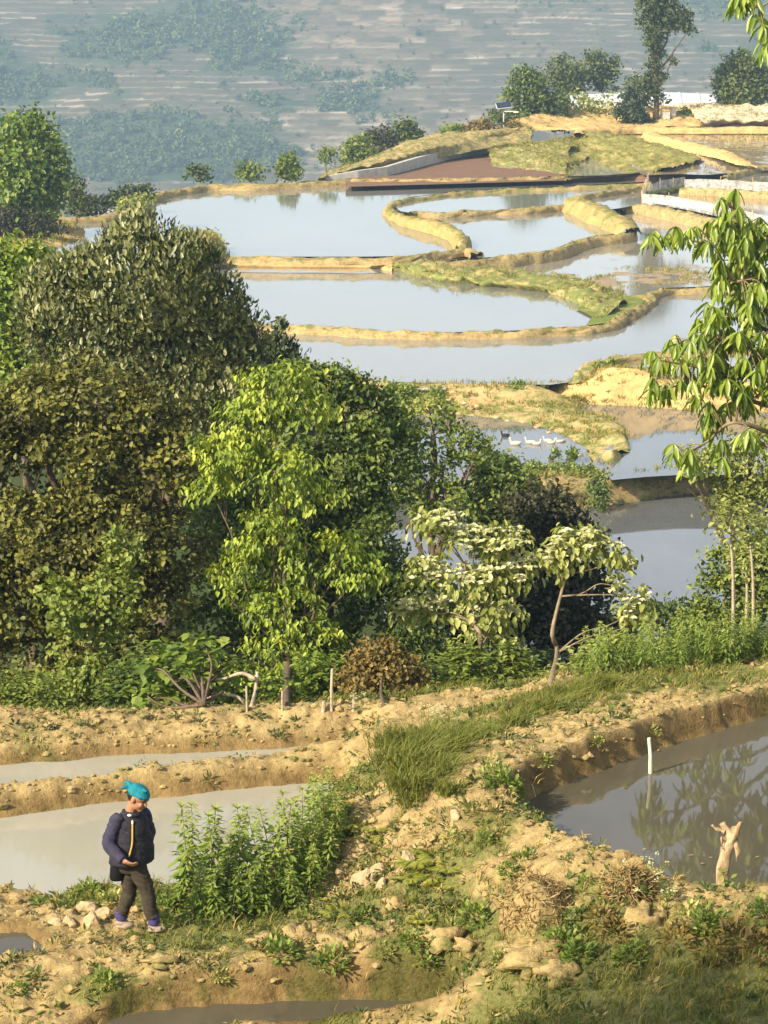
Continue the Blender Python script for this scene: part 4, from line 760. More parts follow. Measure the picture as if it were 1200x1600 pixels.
# ================================================================== THE NEAR DROOPING TREE AT THE RIGHT
WH = '1023,371 1056,364 1079,366 1095,387 1140,312 1134,335 1157,342 1124,361 1150,371 1179,358 1192,371 1140,387 1170,394 1124,420 1153,420 1183,420 1127,442 1157,442 1189,452 1170,465 1111,491 1127,494 1108,511 1157,491 1183,488 1134,522 1056,533 1085,530 1108,530 1134,543 1166,524 1189,530 1020,559 1040,569 1062,569 1075,589 1095,566 1111,589 1127,569 1147,582 1170,572 1192,572 1023,608 1040,611 1121,598 1153,605 1186,605 1108,641 1127,650 1147,631 1160,624 1108,676 1056,712 1075,709 1079,728 1127,696 1153,693 1124,715 1170,683 1152,2 1176,12 1190,36 1195,70 1166,4'
WH = [tuple(map(float, a.split(','))) for a in WH.split()]
DT = 33.0; r = rng_(131)
base = np.array([5.75, DT+.2, -.6])
dt = thing('drooping_tree', base, 'near tree with glossy drooping leaf whorls at the right edge', 'tree')
main = curve([base, PD(1262,900,DT), PD(1240,700,DT), PD(1215,560,DT), PD(1190,440,DT), PD(1160,370,DT), PD(1145,325,DT)], 60)
g = Geo(); V, T, Q = tube(main, np.linspace(.11, .02, len(main)), 8); g.add(V, T, Q); g.build('trunk', M['bark'], dt)
limbs = [[(1222,600),(1150,585),(1095,575),(1028,562)],[(1222,640),(1150,620),(1080,600),(1030,612)],[(1200,480),(1140,400),(1090,378),(1030,372)],[(1236,690),(1150,660),(1105,690),(1066,712)],[(1210,560),(1150,530),(1095,528),(1060,534)],[(1188,430),(1150,440),(1125,432)],[(1236,720),(1180,690),(1130,706)],[(1205,520),(1165,500),(1118,496)]]
nodes = [main]
for l in limbs:
    c = curve([PD(u, v, DT+r.uniform(-.4, .4)) for u, v in l], 24); g = Geo(); V, T, Q = tube(c, np.linspace(.036, .008, len(c)), 6); g.add(V, T, Q); g.build('branch', M['twig'], dt); nodes.append(c)
sp = curve([PD(1330,-120,DT), PD(1240,-30,DT), PD(1190,10,DT), PD(1165,5,DT)], 20); g = Geo(); V, T, Q = tube(sp, np.linspace(.03, .005, len(sp)), 6); g.add(V, T, Q)
sp2 = curve([main[10], PD(1330,500,DT+.1), PD(1345,150,DT), PD(1330,-120,DT)], 20); V, T, Q = tube(sp2, np.linspace(.05, .03, len(sp2)), 6); g.add(V, T, Q); g.build('branch', M['twig'], dt)
nodes += [sp]; allp = np.concatenate(nodes)
# one leaf blade, shared by all leaves of the tree
Ll, Wl = .245, .074; LM = []
for q in range(4):
    ys = np.array([0, .12, .35, .6, .82, 1.0]); hwid = np.array([.05, .55, 1, .95, .6, .03])*Wl/2*(1+.1*(q-1.5)); zz = -.05*(1+.5*q)*ys**2*Ll/.15
    V = np.array([[s*h, y*Ll, z+abs(s)*.016] for y, h, z in zip(ys, hwid, zz) for s in (-1, 0, 1)])
    LM.append(mesh('leaf', V, gridq(6, 3), LF['glossy'], True, {'rnd': np.full(18, (.15, .4, .65, .9)[q])}))
nleaf = 0; fol = Geo(); tw = Geo()
extra = [(r.uniform(1205, 1330), r.uniform(330, 700)) for _ in range(70)] + [(u+r.uniform(-24,24), v+r.uniform(-18,24)) for u, v in WH*3 if u > 1100 and 320 < v < 650] + [(u+r.uniform(-13,13), v+r.uniform(-9,15)) for u, v in WH*2] + [(r.uniform(1210, 1330), r.uniform(-60, 60)) for _ in range(8)]
for wi, (u, v) in enumerate(WH+extra):
    c = PD(u, v-9, DT+r.uniform(-.6, .6)); j = np.argmin(np.linalg.norm(allp-(c+np.array([.05, 0, -.05])), axis=1)); V, T, Q = tube(curve([allp[j], allp[j]*.4+c*.6+np.array([0, 0, .03]), c], 8), np.linspace(.010, .005, 9), 4); tw.add(V, T, Q)
    n = 5 if wi < len(WH) else 6; a0 = r.uniform(0, 2*PI)
    for q in range(n + (1 if wi < len(WH) and nleaf < 290 and wi % 3 == 0 else 0)):
        az = a0+q*2*PI/n+r.normal(0, .2); dr = r.uniform(.35, 1.6); s = r.uniform(.75, 1.15); y = Vector((math.cos(az), math.sin(az), -dr)).normalized()
        x = y.cross(Vector((0, 0, 1))).normalized(); x = (Matrix.Rotation(r.normal(0, .35), 3, y) @ x); z = x.cross(y); mt = Matrix((x, y, z)).transposed()
        if wi < len(WH) and nleaf < 300:
            o = bpy.data.objects.new('leaf', LM[int(r.integers(0, 4))]); COL.objects.link(o); o.parent = dt
            o.matrix_local = Matrix.LocRotScale(Vector(c-base), mt.to_quaternion(), Vector((s, s, s))); nleaf += 1
        else:
            mm = np.array(mt); V0 = np.array([vv_.co[:] for vv_ in LM[0].vertices])*s; fol.add(V0@mm.T+c, None, gridq(6, 3), r.uniform(.1, .95))
o = fol.build('foliage', LF['glossy'], dt); o['kind'] = 'stuff'; o = tw.build('twigs', M['twig'], dt); o['kind'] = 'stuff'

# unseen tree added left of the viewer to cast the bottom right shade
g = Geo(); r = rng_(140); b0 = np.array([5.0, 18.0, .6])+np.array(SUN_TO)*(14.4/SUN_TO.z); b0[2] = float(under(b0[1])); t = thing('broadleaf_tree', b0, 'large tree added outside the view to shade the bottom right', 'tree')
for xs, ys, zz in ((2.2,18.9,15),(4.6,18.5,15.5),(6.8,18.4,14.6),(3.4,16.6,14),(6.0,16.2,14),(9.0,18,14.5)):
    tt = (zz-.6)/SUN_TO.z; c_ = np.array([xs, ys, .6])+np.array(SUN_TO)*tt
    crown_leaves(g, r, c_, np.array([1.9,1.8,1.2]), 170, 26, .25, .17, .11, 'flat', shell=.15)
g.build('crown', LF['dark'], t); g = Geo(); limb(g, b0, b0*np.array([1, 1, 0])+np.array([.3, 0, 14.6]), .24, .1, r, .03, 9); g.build('trunk', M['bark'], t)
ORD = ['first','second','third','fourth','fifth','sixth','seventh','eighth','ninth','tenth','eleventh','twelfth','thirteenth','fourteenth','fifteenth']
# ================================================================== GROUND PLANTS
def blades(g, r, c, n, h, sp, w=.008, lean=.45, tone=(.1, .9)):
    c = np.asarray(c, float); o = np.c_[r.normal(0, sp, (n, 2)), np.zeros(n)]; az = r.uniform(0, 2*PI, n); l = lean*r.random(n)
    d = np.stack([np.cos(az)*l, np.sin(az)*l, np.ones(n)], -1); hh = h*r.uniform(.5, 1.15, n)[:, None]; s = np.stack([-np.sin(az+.8), np.cos(az+.8), az*0], -1)*w
    b = c+o; m = b+d*hh*.55; t = b+d*hh*np.array([1.9, 1.9, .92])
    V = np.stack([b-s, b+s, m+s*.8, m-s*.8, t], 1).reshape(-1, 3); k = np.arange(n)[:, None]*5
    g.add(V, k+np.array([[3, 2, 4]]), k+np.array([[0, 1, 2, 3]]), np.repeat(r.uniform(*tone, n), 5))
def stem_plant(r, h, L, W, sp=.055, lean=.12, bushy=1.0):
    """a tall weed: arching stem with leaves in crossed pairs (returns stem, foliage builders)"""
    st = Geo(); fo = Geo(); e = np.array([r.normal(0, lean)*h, r.normal(0, lean)*h, h]); c = curve([np.zeros(3), e*.5+r.normal(0, .02, 3), e], 16)
    V, T, Q = tube(c, np.linspace(.008, .003, len(c)), 5); st.add(V, T, Q)
    n = int(h/sp); tt = np.linspace(.12, 1, n)
    for i, t in enumerate(tt):
        p = c[min(len(c)-1, int(t*(len(c)-1)))]; f = (1.0-.55*t)*(.55+.45*min(1, t*4))
        for q in range(4):
            az = q*PI/2+i*.8+r.normal(0, .25); out = r.uniform(.25, 1.0)*.10*bushy*(1.2-t)
            b = p+np.array([math.cos(az)*out, math.sin(az)*out, out*.35])
            ax = np.array([[math.cos(az), math.sin(az), r.uniform(-.7, .35)]]); V, T, k = leafset(b[None], ax, np.array([[0, 0, 1.0]])+r.normal(0, .3, (1, 3)), L*f*r.uniform(.8, 1.3), W*f*1.2, True); fo.add(V, T, a=float(np.clip(.3+.5*t+r.normal(0, .15), 0, 1)))
    for q in range(5):
        az = q*1.3; V, T, k = leafset(c[-1][None], np.array([[math.cos(az)*.6, math.sin(az)*.6, .7]]), np.array([[0, 0, 1.0]]), L*.5, W*.5, True); fo.add(V, T, a=.95)
    return st, fo
def meshes_of(g, name, mat):
    F = ([np.concatenate(g.T)] if g.T else []) + ([np.concatenate(g.Q)] if g.Q else [])
    return mesh(name, np.concatenate(g.V), F, mat, True, {'rnd': np.concatenate(g.A)})
r = rng_(201)
WEED = []
for i in range(6):
    st, fo = stem_plant(r, 1.0, .19, .062, .042, .13, 1.5); WEED.append((meshes_of(st, 'stem', M['twig']), meshes_of(fo, 'foliage', LF['weed'])))
def put(proto, name, p, sc, label, cat, group=None, rz=None, names=('stem', 'foliage')):
    t = thing(name, p, label, cat, group); t.rotation_euler = (r.normal(0, .05), r.normal(0, .05), r.uniform(0, 6.3) if rz is None else rz); t.scale = (sc, sc, sc*r.uniform(.9, 1.1))
    for nm, me in zip(names, proto): link(nm, me, t)
    return t
for u, v, s in ((292,1412,.66),(312,1408,.95),(300,1430,.55),(335,1416,.85),(350,1400,.80),(362,1425,.75),(380,1402,.92),(398,1412,1.0),(418,1398,.95),(430,1410,.80),(405,1430,.6),(445,1392,.95),(460,1380,1.0),(472,1398,.8),(485,1360,1.05),(498,1345,1.0),(505,1378,.75),(512,1320,.95),(525,1300,.9),(520,1335,.8),(345,1436,.5),(440,1425,.55),(470,1420,.5),(328,1395,.9),(370,1388,.9),(432,1378,.95),(500,1310,.95),(535,1275,.75),(540,1250,.6),(278,1425,.5),(318,1432,.6),(385,1428,.65),(455,1408,.75),(488,1385,.8),(285,1420,.75),(298,1440,.5),(325,1440,.55),(360,1438,.55),(415,1432,.55),(480,1405,.7),(500,1395,.65),(515,1350,.8),(300,1395,.8),(340,1385,.85),(415,1375,.9),(445,1360,.95),(470,1345,1.0),(490,1320,1.0),(530,1310,.75)):
    put(WEED[int(r.integers(0, 6))], 'weed_plant', G(u, v, -.02), s*float(np.interp(u, [300, 430, 500, 540], [.98, .88, .72, .68])), 'tall leafy green weed in the dense clump beside the walking person', 'weed', 'tall weeds in the clump beside the person')
for u, v, s in [(u, 1062-(u-900)*.115+r.uniform(-10, 4), r.uniform(.32, .6)) for u in np.linspace(905, 1260, 46)] + [(u, 1046-(u-900)*.1, r.uniform(.4, .62)) for u in np.linspace(930, 1260, 30)]:
    put(WEED[int(r.integers(0, 6))], 'weed_plant', G(u, v, -.02), s, 'leafy green weed in the strip along the far side of the sandy path', 'weed', 'weeds along the far side of the path')
# grass tussocks
TUS = []
for i in range(4):
    g = Geo(); blades(g, r, (0, 0, 0), 190, .36, .12, .008, 1.1, (.0, .6)); TUS.append((meshes_of(g, 'blades', LF['grass']),))
for q_, (u, v, s) in enumerate(sorted(((612,1190,.85),(640,1205,.95),(668,1190,1.0),(652,1232,.9),(690,1178,.9),(716,1166,.75),(630,1165,.75),(604,1165,.7),(660,1160,.8),(690,1210,.8),(625,1235,.7),(700,1240,.6),(640,1255,.55),(735,1152,.6)))):
    put(TUS[int(r.integers(0, 4))], 'grass_tussock', G(u, v, -.02), s, ORD[q_]+' arching grass tussock from the left in the mound top clump', 'grass tussock', 'grass tussocks on the mound top', names=('blades',))
for q_, (u, v, s) in enumerate(sorted(((800,1135,.6),(822,1126,.65),(845,1117,.7),(868,1108,.7),(890,1100,.65),(875,1090,.6),(905,1088,.6),(930,1075,.55),(760,1148,.5),(955,1070,.55)))):
    put(TUS[int(r.integers(0, 4))], 'grass_tussock', G(u, v, -.02), s, ORD[q_]+' green grass tussock from the left along the sandy path edge', 'grass tussock', 'grass tussocks along the path edge', names=('blades',))
# ferns
def fern(r, nf, L):
    g = Geo()
    for i in range(nf):
        az = i*2*PI/nf+r.normal(0, .25); t = np.linspace(.1, 1, 15); ax = np.array([math.cos(az), math.sin(az), 0]); s = np.array([-math.sin(az), math.cos(az), 0]); l = L*r.uniform(.7, 1.1); el = r.uniform(.35, 1.0)
        p = ax*(t*l)[:, None]+np.array([0, 0, 1])*((el*t-1.0*t*t*el*.75)*l)[:, None]
        for sgn in (-1, 1):
            w = .34*l*np.sin(np.pi*np.clip(t, .1, .97))**.8
            V, T, k = leafset(p, ax*.45+s*sgn+np.array([0, 0, -.12])+np.zeros_like(p), np.array([0, 0, 1.0])+np.zeros_like(p), w, w*.17+.006); g.add(V, T, a=float(r.uniform(.1, .95)))
    return g
FL = ['yellow fern highest beside the tall weeds','yellow fern against the weeds, second from the top','yellow fern against the weeds just above the upright white stone','small yellow fern in the weeds left of the upright white stone','yellow fern below the small white block','yellow green fern on the bare earth right under the grass tussocks','smaller fern left of the fern under the tussocks','largest yellow fern in the middle of the mound','fern touching the right side of the largest fern','fern just below the largest fern','fern low left of the largest fern','fern at the right end of the middle fern patch','lowest fern at the right of the middle fern patch','fern nearest the weed clump foot','fern beside the fern at the weed clump foot','small fern under the leaning pale slab','fern right of the small whitish stone low on the mound','lowest fern above the big sandy lump','tiny fern above the tan stone by the slab','small fern by the sandy path right of the mound']
FERN = [(meshes_of(fern(r, 11, .34), 'fronds', LF['fern']),) for _ in range(4)]
for i, (u, v, s) in enumerate(((548,1262,.75),(556,1290,.85),(542,1310,.8),(520,1335,.6),(510,1410,.7),(600,1312,.7),(585,1300,.6),(655,1350,1.0),(680,1345,.9),(672,1375,.85),(645,1372,.7),(700,1360,.7),(705,1385,.6),(490,1432,.7),(525,1430,.7),(560,1425,.6),(655,1440,.7),(672,1452,.6),(615,1330,.5),(760,1300,.5))):
    put(FERN[i % 4], 'fern', G(u, v, -.01), s*.75, FL[i], 'fern', 'ferns on the mound face', names=('fronds',))
# low broad-leaved plants
def rosette(r, n, R, H, L, W):
    g = Geo(); d = rsph(r, n); d[:, 2] = np.abs(d[:, 2]); c = d*np.array([R, R, H])*r.uniform(.4, 1, (n, 1))
    V, T, k = leafset(c, d+rsph(r, n)*.6, np.array([0, 0, 1.0])+d*.6+rsph(r, n)*.3, L*r.uniform(.7, 1.3, n), W, True); g.add(V, T, a=np.repeat(np.clip(r.normal(.55, .25, n), 0, 1), k)); return g
LOW = [(meshes_of(rosette(r, 150, .20, .24, .075, .042), 'foliage', LF['weed']),) for _ in range(3)]
LOWP = [(meshes_of(rosette(r, 140, .20, .20, .07, .034), 'foliage', LF['pale']),) for _ in range(3)]
LOWB = [(meshes_of(rosette(r, 120, .20, .20, .075, .035), 'foliage', LF['rust']),) for _ in range(2)]
for (u, v, s, kind, lab) in ((140,1402,.75,0,'bushy green plant on the pond shore left of the person'),(172,1410,.8,1,'yellowing plant right behind the heel of the person'),(112,1412,.6,1,'small pale plant leftmost on the pond shore by the stones'),(60,1415,.5,0,'low bluish green weed patch at the pond corner'),(185,1425,.6,2,'brown dying plant behind the person'),(255,1425,.7,0,'dark green plant in front of the person at the pond edge'),(262,1442,.6,0,'low green plant just ahead of the front foot'),(205,1462,.35,0,'bright green sprig under the rear foot'),
    (440,1495,.85,0,'green plant hanging over the front bank below the clods'),(165,1538,.7,0,'round green plant on the left of the front bank face'),(520,1508,.75,0,'leafy plant in the middle of the front bank'),(600,1498,.6,1,'pale leafy plant on the front bank rim'),(668,1505,.6,0,'green plant growing on the front bank right of the middle'),(345,1530,.5,1,'small pale plant at mid height of the front bank'),(30,1548,.45,0,'small green sprig low on the left front bank'),
    (742,1440,.9,0,'lush dark green plant at the foot of the mound'),(820,1345,.6,0,'low green plant beside the descending path'),(795,1365,.55,0,'green sprig left of the descending path'),(705,1310,.6,1,'pale plant near the top of the mound slope'),(760,1320,.6,0,'dull green plant on the mound right of the ferns'),(565,1435,.6,0,'green plant below the pale slab'),(640,1475,.6,0,'dark green plant under the sandy clods'),(780,1500,.55,1,'pale green plant on the sandy spill'),(880,1475,.8,0,'grey green plant under the straw heap'),(905,1500,.85,0,'leafy plant between the straw heap and the shade'),(940,1440,.8,2,'brown withered plant left of the leafy dome'),(960,1462,.9,2,'brown withered plant below the leafy dome'),(985,1500,.8,0,'green weed on the dim right slope'),
    (1080,1440,.95,1,'bright plant on the near shore left of the stump foot'),(1110,1455,.9,0,'bright green plant at the foot of the pale stump'),(1060,1470,.9,2,'brown dry plant below the near pond shore'),(1150,1470,1.0,2,'reddish dry plant at the right on the near slope'),(1195,1440,1.0,0,'green plant on the near shore at the frame edge'),(1190,1490,1.0,2,'reddish dry plant lowest at the right edge'),(1120,1500,1.0,2,'dry brown plant right of the sandy boulder'),(945,1395,.6,1,'pale plant on the pond rim left of the leafy dome'),(915,1380,.45,0,'small grassy sprig on the pond rim by the path end'),
    (785,1232,.95,0,'dark shrubby weed overhanging the pond inlet'),(770,1215,.9,1,'grey green shrubby weed beside the path bend'),(800,1250,.8,0,'dark weed at the shadowed pond inlet edge'),(850,1195,.6,1,'small weed on the pond bank face'),(545,1225,.6,2,'withered brown plant between the tall weeds and the grass'),(570,1205,.6,1,'dry pale plant at the left of the grass tussocks'),(1020,1145,.5,1,'small weed high on the pond bank'),(930,1165,.5,1,'small weed on the left part of the pond bank')):
    pr = (LOW, LOWP, LOWB)[kind]
    put(pr[int(r.integers(0, len(pr)))], 'low_plant', G(u, v, -.03), s, lab, 'plant', names=('foliage',))
# white flowered weeds
for i, (u, v, lab) in enumerate(((1005,1385,'white flowered weed on the near pond rim by the leafy dome'),(1042,1412,'white flowered weed on the near shore beside the water'),(668,1142,'white flowered weed on top of the grassy mound'),(700,1140,'white flowered weed right on the grassy mound'),(560,1118,'white flowered weed at the brink of the bank under the rusty shrub'))):
    b = G(u, v); t = thing('flowering_weed', b, lab, 'flower'); g = Geo(); f = Geo()
    for q in range(9):
        tip = b+np.array([r.normal(0, .10), r.normal(0, .08), r.uniform(.12, .3)]); V, T, Q = tube(curve([b, b*.5+tip*.5+np.array([.01, 0, .02]), tip], 6), .003, 4); g.add(V, T, Q)
        p = 8; V, T, k = leafset(np.repeat(tip[None], p, 0)+r.normal(0, .012, (p, 3)), rsph(r, p)*np.array([1, 1, .2]), np.array([0, 0, 1.0])+rsph(r, p)*.2, .022, .018); f.add(V, T, a=.8)
        V, T, k = leafset((b*.4+tip*.6)[None], np.array([[r.normal(), r.normal(), .3]]), np.array([[0, 0, 1.0]]), .06, .025, True); g.add(V, T, a=.5)
    g.build('stem', LF['weed'], t); f.build('blossom', LF['blossom'], t)
# ---------------------------------------------------------------- small weeds and litter as ground cover
LF['mixed'] = leafmat('mixed small weeds', [(.035, .06, .014), (.08, .12, .025), (.14, .18, .035), (.24, .24, .06), (.36, .28, .10), (.48, .37, .17)], .3, .6)
g = Geo(); N = 16000; x = r.uniform(-5.5, 5.5, N); y = r.uniform(19.3, 30.0, N); sh = bil(shore.reshape(X.shape), gx[0], gy[0], GS, x, y); gr = GR(x, y)
mo = np.exp(-((x-mp[0]-.4)/1.9)**2-((y-mp[1]+.2)/2.0)**2)
pr = (.06+.75*mo+np.clip(gr, 0, .4)*1.1+.35*np.exp(-((y-21.7)/.6)**2)*(x < 1.2)+.25*np.exp(-((y-28.6)/.6)**2)*(x < 0))*(.55+1.1*fbm(x*1.7, y*1.7, 3, 41))*(sh > .05)
for i in np.flatnonzero(r.random(N) < pr*1.15):
    k = int(r.integers(7, 16)); sz = r.uniform(.6, 1.5); dd = rsph(r, k); dd[:, 2] = np.abs(dd[:, 2])*.9; b0 = np.array([x[i], y[i], HT(x[i], y[i])])
    c0 = b0+dd*np.array([.06, .06, .06])*sz*r.uniform(.2, 1, (k, 1)); lw = r.random(); V, T, q_ = leafset(c0, dd+rsph(r, k)*.6, np.array([0, -.2, 1.0])+rsph(r, k)*.5, r.uniform(.03, .065, k)*sz, r.uniform(.012, .028)*sz); t0 = r.choice([.1, .25, .4, .6, .85], p=[.2, .25, .2, .15, .2]); g.add(V, T, a=np.repeat(np.clip(t0+r.normal(0, .1, k), 0, 1), q_))
tag(g.build('ground_weeds', LF['mixed']), 'small weeds and dry litter sprinkled over mound and near banks', None, None, 'stuff')
# ---------------------------------------------------------------- grass and clods as ground cover
g = Geo(); N = 26000; x = r.uniform(-5.5, 5.5, N); y = r.uniform(19.2, 30.3, N); gr = GR(x, y); sh = bil(shore.reshape(X.shape), gx[0], gy[0], GS, x, y)
pr = np.clip(.10+gr*2.1+.35*fbm(x*1.5, y*1.5, 3, 77), .03, 1)*(sh > .03)
for i in np.flatnonzero(r.random(N) < pr*.75):
    lush = gr[i] > .05; h = r.uniform(.05, .13)*(1.35 if lush else 1)
    blades(g, r, (x[i], y[i], HT(x[i], y[i])-.01), int(r.integers(4, 9)), h, .025, .0045, .8, (.0, .6) if lush and r.random() < .75 else (.55, 1.0))
tag(g.build('grass', LF['grass']), 'short green and dry grass scattered over the near banks', None, None, 'stuff')
g = Geo(); N = 9000; x = r.uniform(-5.5, 5.5, N); y = r.uniform(20, 30, N); sh = bil(shore.reshape(X.shape), gx[0], gy[0], GS, x, y); gr = GR(x, y)
ico = bmesh.new(); bmesh.ops.create_icosphere(ico, subdivisions=1, radius=1); IV = np.array([v.co[:] for v in ico.verts]); IT = np.array([[v.index for v in f.verts] for f in ico.faces]); ico.free()
ico = bmesh.new(); bmesh.ops.create_icosphere(ico, subdivisions=3, radius=1); IV3 = np.array([v.co[:] for v in ico.verts]); IT3 = np.array([[v.index for v in f.verts] for f in ico.faces]); ico.free()
for i in np.flatnonzero((sh > .04) & (gr < .1)):
    s = abs(r.normal(0, .02))+.012; V = IV*r.uniform(.6, 1.3, IV.shape)*s*np.array([1.2, 1, .7]); g.add(V+np.array([x[i], y[i], HT(x[i], y[i])+s*.2]), IT)
tag(g.build('soil_clods', M['soil'], None, False), 'crumbled dry clods lying over the near banks', None, None, 'stuff')
# tufts over the far banks and bunds
g = Geo()
for R in BANKS:
    a = R.reshape(-1, 3); n = min(2600, len(a)); idx = r.integers(0, len(a), n)
    for p in a[idx]:
        if fbm(p[0:1]*.6, p[1:2]*.6+p[2], 3, 88)[0] > -.12: blades(g, r, p+r.normal(0, .1, 3)*np.array([1, 1, .2]), 5, r.uniform(.10, .26), .06, .016, .9, (.15, .95))
for p, hw, nl in BUNDS:
    for k in range(len(p)):
        if r.random() < .55: blades(g, r, p[k]+nl[k]*r.uniform(-1, 1)*hw[k]*1.2-np.array([0, 0, .06]), 4, r.uniform(.06, .2), .06, .014, .9, (.35, 1))
tag(g.build('bank_grass', LF['grass']), 'tufts of dry and green grass on the far banks and bunds', None, None, 'stuff')

# ================================================================== STONES, CLODS, STAKES, STUMP
def boulder(seed, rough=.35):       # a stone broken along random planes
    q = rng_(seed+900); nn = rsph(q, 13); hh = q.uniform(.62, 1.0, 13); rr_ = np.min(np.where(IV3@nn.T > .05, hh/np.maximum(IV3@nn.T, .05), 9), 1).clip(.5, 1.25)
    return IV3*(rr_*(1+rough*.55*fbm(IV3[:, 0]*3+seed, IV3[:, 1]*3+IV3[:, 2]*2.3, 4, seed, .6)))[:, None]
def rock(name, u, v, wpx, hpx, label, cat, mat='stone', seed=1, flat=.6, group=None, sharp=.35):
    rr = rng_(seed); b = G(u, v); s = wpx*mpp(b[1])/2*.86; h = hpx*mpp(b[1])/2*.86
    if name == 'earth_clod':
        V = IV3*(.92+.75*fbm(IV3[:, 0]*2.3+seed, IV3[:, 1]*2.3+IV3[:, 2]*1.9, 5, seed, .72))[:, None]*np.array([s*1.15, s*.9, h]) - np.array([0, 0, h*.22])
    else: V = boulder(seed, sharp)*np.array([s, s*.8, h*1.15])
    o = mk(name, V+b+np.array([0, 0, h*.08]), IT3, M[mat], None, name == 'earth_clod')
    off = b; me = o.data
    co = np.empty(len(me.vertices)*3, np.float32); me.vertices.foreach_get('co', co); co = co.reshape(-1, 3)-off.astype(np.float32); me.vertices.foreach_set('co', co.ravel()); o.location = [float(a) for a in off]
    return tag(o, label, cat, group)
for i, a in enumerate(((86,1446,34,24,'rounded pale stone leftmost of the stones on the path'),(111,1447,28,30,'pointed pale stone second in the row on the path'),(145,1444,32,32,'squarish pale stone nearest the person'),(135,1424,40,34,'largest pale stone at the pond shore beside the plants'),(162,1430,30,20,'flat pale stone between the plants and the rear leg'),
    (530,1366,20,26,'upright white stone on the left of the mound face'),(525,1392,16,16,'small white block below the upright white stone'),(566,1385,46,60,'long pale slab leaning on the mound face'),(592,1365,30,30,'tan stone right above the leaning slab'),(638,1348,28,36,'rounded tan stone left of the upper ferns'),(610,1444,16,12,'small whitish stone low on the mound'),(711,1276,20,22,'tan stone at the top of the mound by the path'),(596,1388,26,26,'pale lump just right of the leaning slab'))):
    rock('stone', a[0], a[1], a[2], a[3], a[4], 'stone', 'stone', 400+i)
for i, a in enumerate(((412,1470,44,26,'crumbled sandy clod left of the big upright clod'),(461,1468,40,46,'big upright sandy clod on the path rim'),(530,1478,70,36,'broad sandy clod on the path rim'),(575,1465,50,30,'sandy clod below the mound plants'),(690,1468,74,46,'large sandy lump under the dark green plant'),(735,1482,50,28,'sandy lump right of the large lump'),(840,1500,90,46,'broad sandy lump at the end of the front bank'),(880,1520,70,34,'low sandy lump sloping to the shade'),(350,1490,60,18,'flat dry clod on the path near the weeds'),(1010,1445,56,60,'sandy boulder of earth below the leafy dome'),(620,1415,40,30,'earth lump in the middle of the mound'),(250,1500,50,14,'flat dry clod left on the path'))):
    rock('earth_clod', a[0], a[1], a[2]*1.25, a[3]*1.3, a[4], 'earth clod', 'soil', 430+i, sharp=.5)
def straw_heap(u, v, wpx, hpx, label, seed, mat='straw', core='soil', n=900):
    b = G(u, v); s = wpx*mpp(b[1])/2; h = hpx*mpp(b[1])*.75; rr = rng_(seed); t = thing('straw_heap', b, label, 'straw heap')
    d = IV3.copy(); f = 1+.3*fbm(d[:, 0]*2+seed, d[:, 1]*2+d[:, 2], 3, seed); mk('heap', d*f[:, None]*np.array([s, s*.8, h])*.9+b, IT3, M[core], t)
    g = Geo(); q = rsph(rr, n); q[:, 2] = np.abs(q[:, 2]); c = b+q*np.array([s, s*.8, h])*rr.uniform(.82, 1.0, (n, 1)); V, T, k = leafset(c, q*.4+rsph(rr, n)+np.array([0, 0, -.4]), q+rsph(rr, n)*.5, rr.uniform(.05, .13, n), .012); g.add(V, T, a=np.repeat(rr.uniform(0, .8, n), k))
    g.build('straw', LF[mat], t)['kind'] = 'stuff'
straw_heap(838,1440,120,110,'reddish dry straw heap beside the descending path',450)
straw_heap(985,1400,76,64,'brown leafy dome heaped on the near pond rim',451,'straw','soil_under')
# stakes
def stake(u0, v0, u1, v1, wd, label, mat='wood', zb=None, name='wooden_stake', cat='stake', seed=1):
    b = G(u0, v0) if zb is None else P(u0, v0, zb); top = PD(u1, v1, b[1]); rr = rng_(seed); t = b-(top-b)*.4
    pp = np.array([t, b, b*.5+top*.5+rr.normal(0, .004, 3), top]); V, T, Q = tube(pp, [wd, wd, wd*.95, wd*.85], 8); V = V-b
    o = link(name, mesh(name, V, [T, Q], M[mat], False), None, b); return tag(o, label, cat)
M['paint'] = simple('weathered white paint', (.70, .66, .50), .6, .2, 9)
stake(1016,1208,1014,1153,.022,'white painted stake standing in the right pond','paint',.70,seed=3)
stake(836,1246,831,1226,.012,'short wooden peg in the pond bank by the inlet')
for i, (u, v, u1, v1, wd, lab) in enumerate(((518,1110,519,1045,.020,'tall thin wooden post at the grove edge left of the rusty shrub'),(386,1112,385,1072,.014,'thin wooden post under the bright tree'),(441,1110,441,1080,.014,'short thin post between the bright tree and the bank'),(552,1110,553,1088,.022,'stubby pale stump post by the rusty shrub'),(505,1111,506,1095,.026,'stubby broken post beside the tall thin one'))):
    stake(u, v, u1, v1, wd, lab, 'bark_pale', None, 'wooden_post', 'post', 10+i)
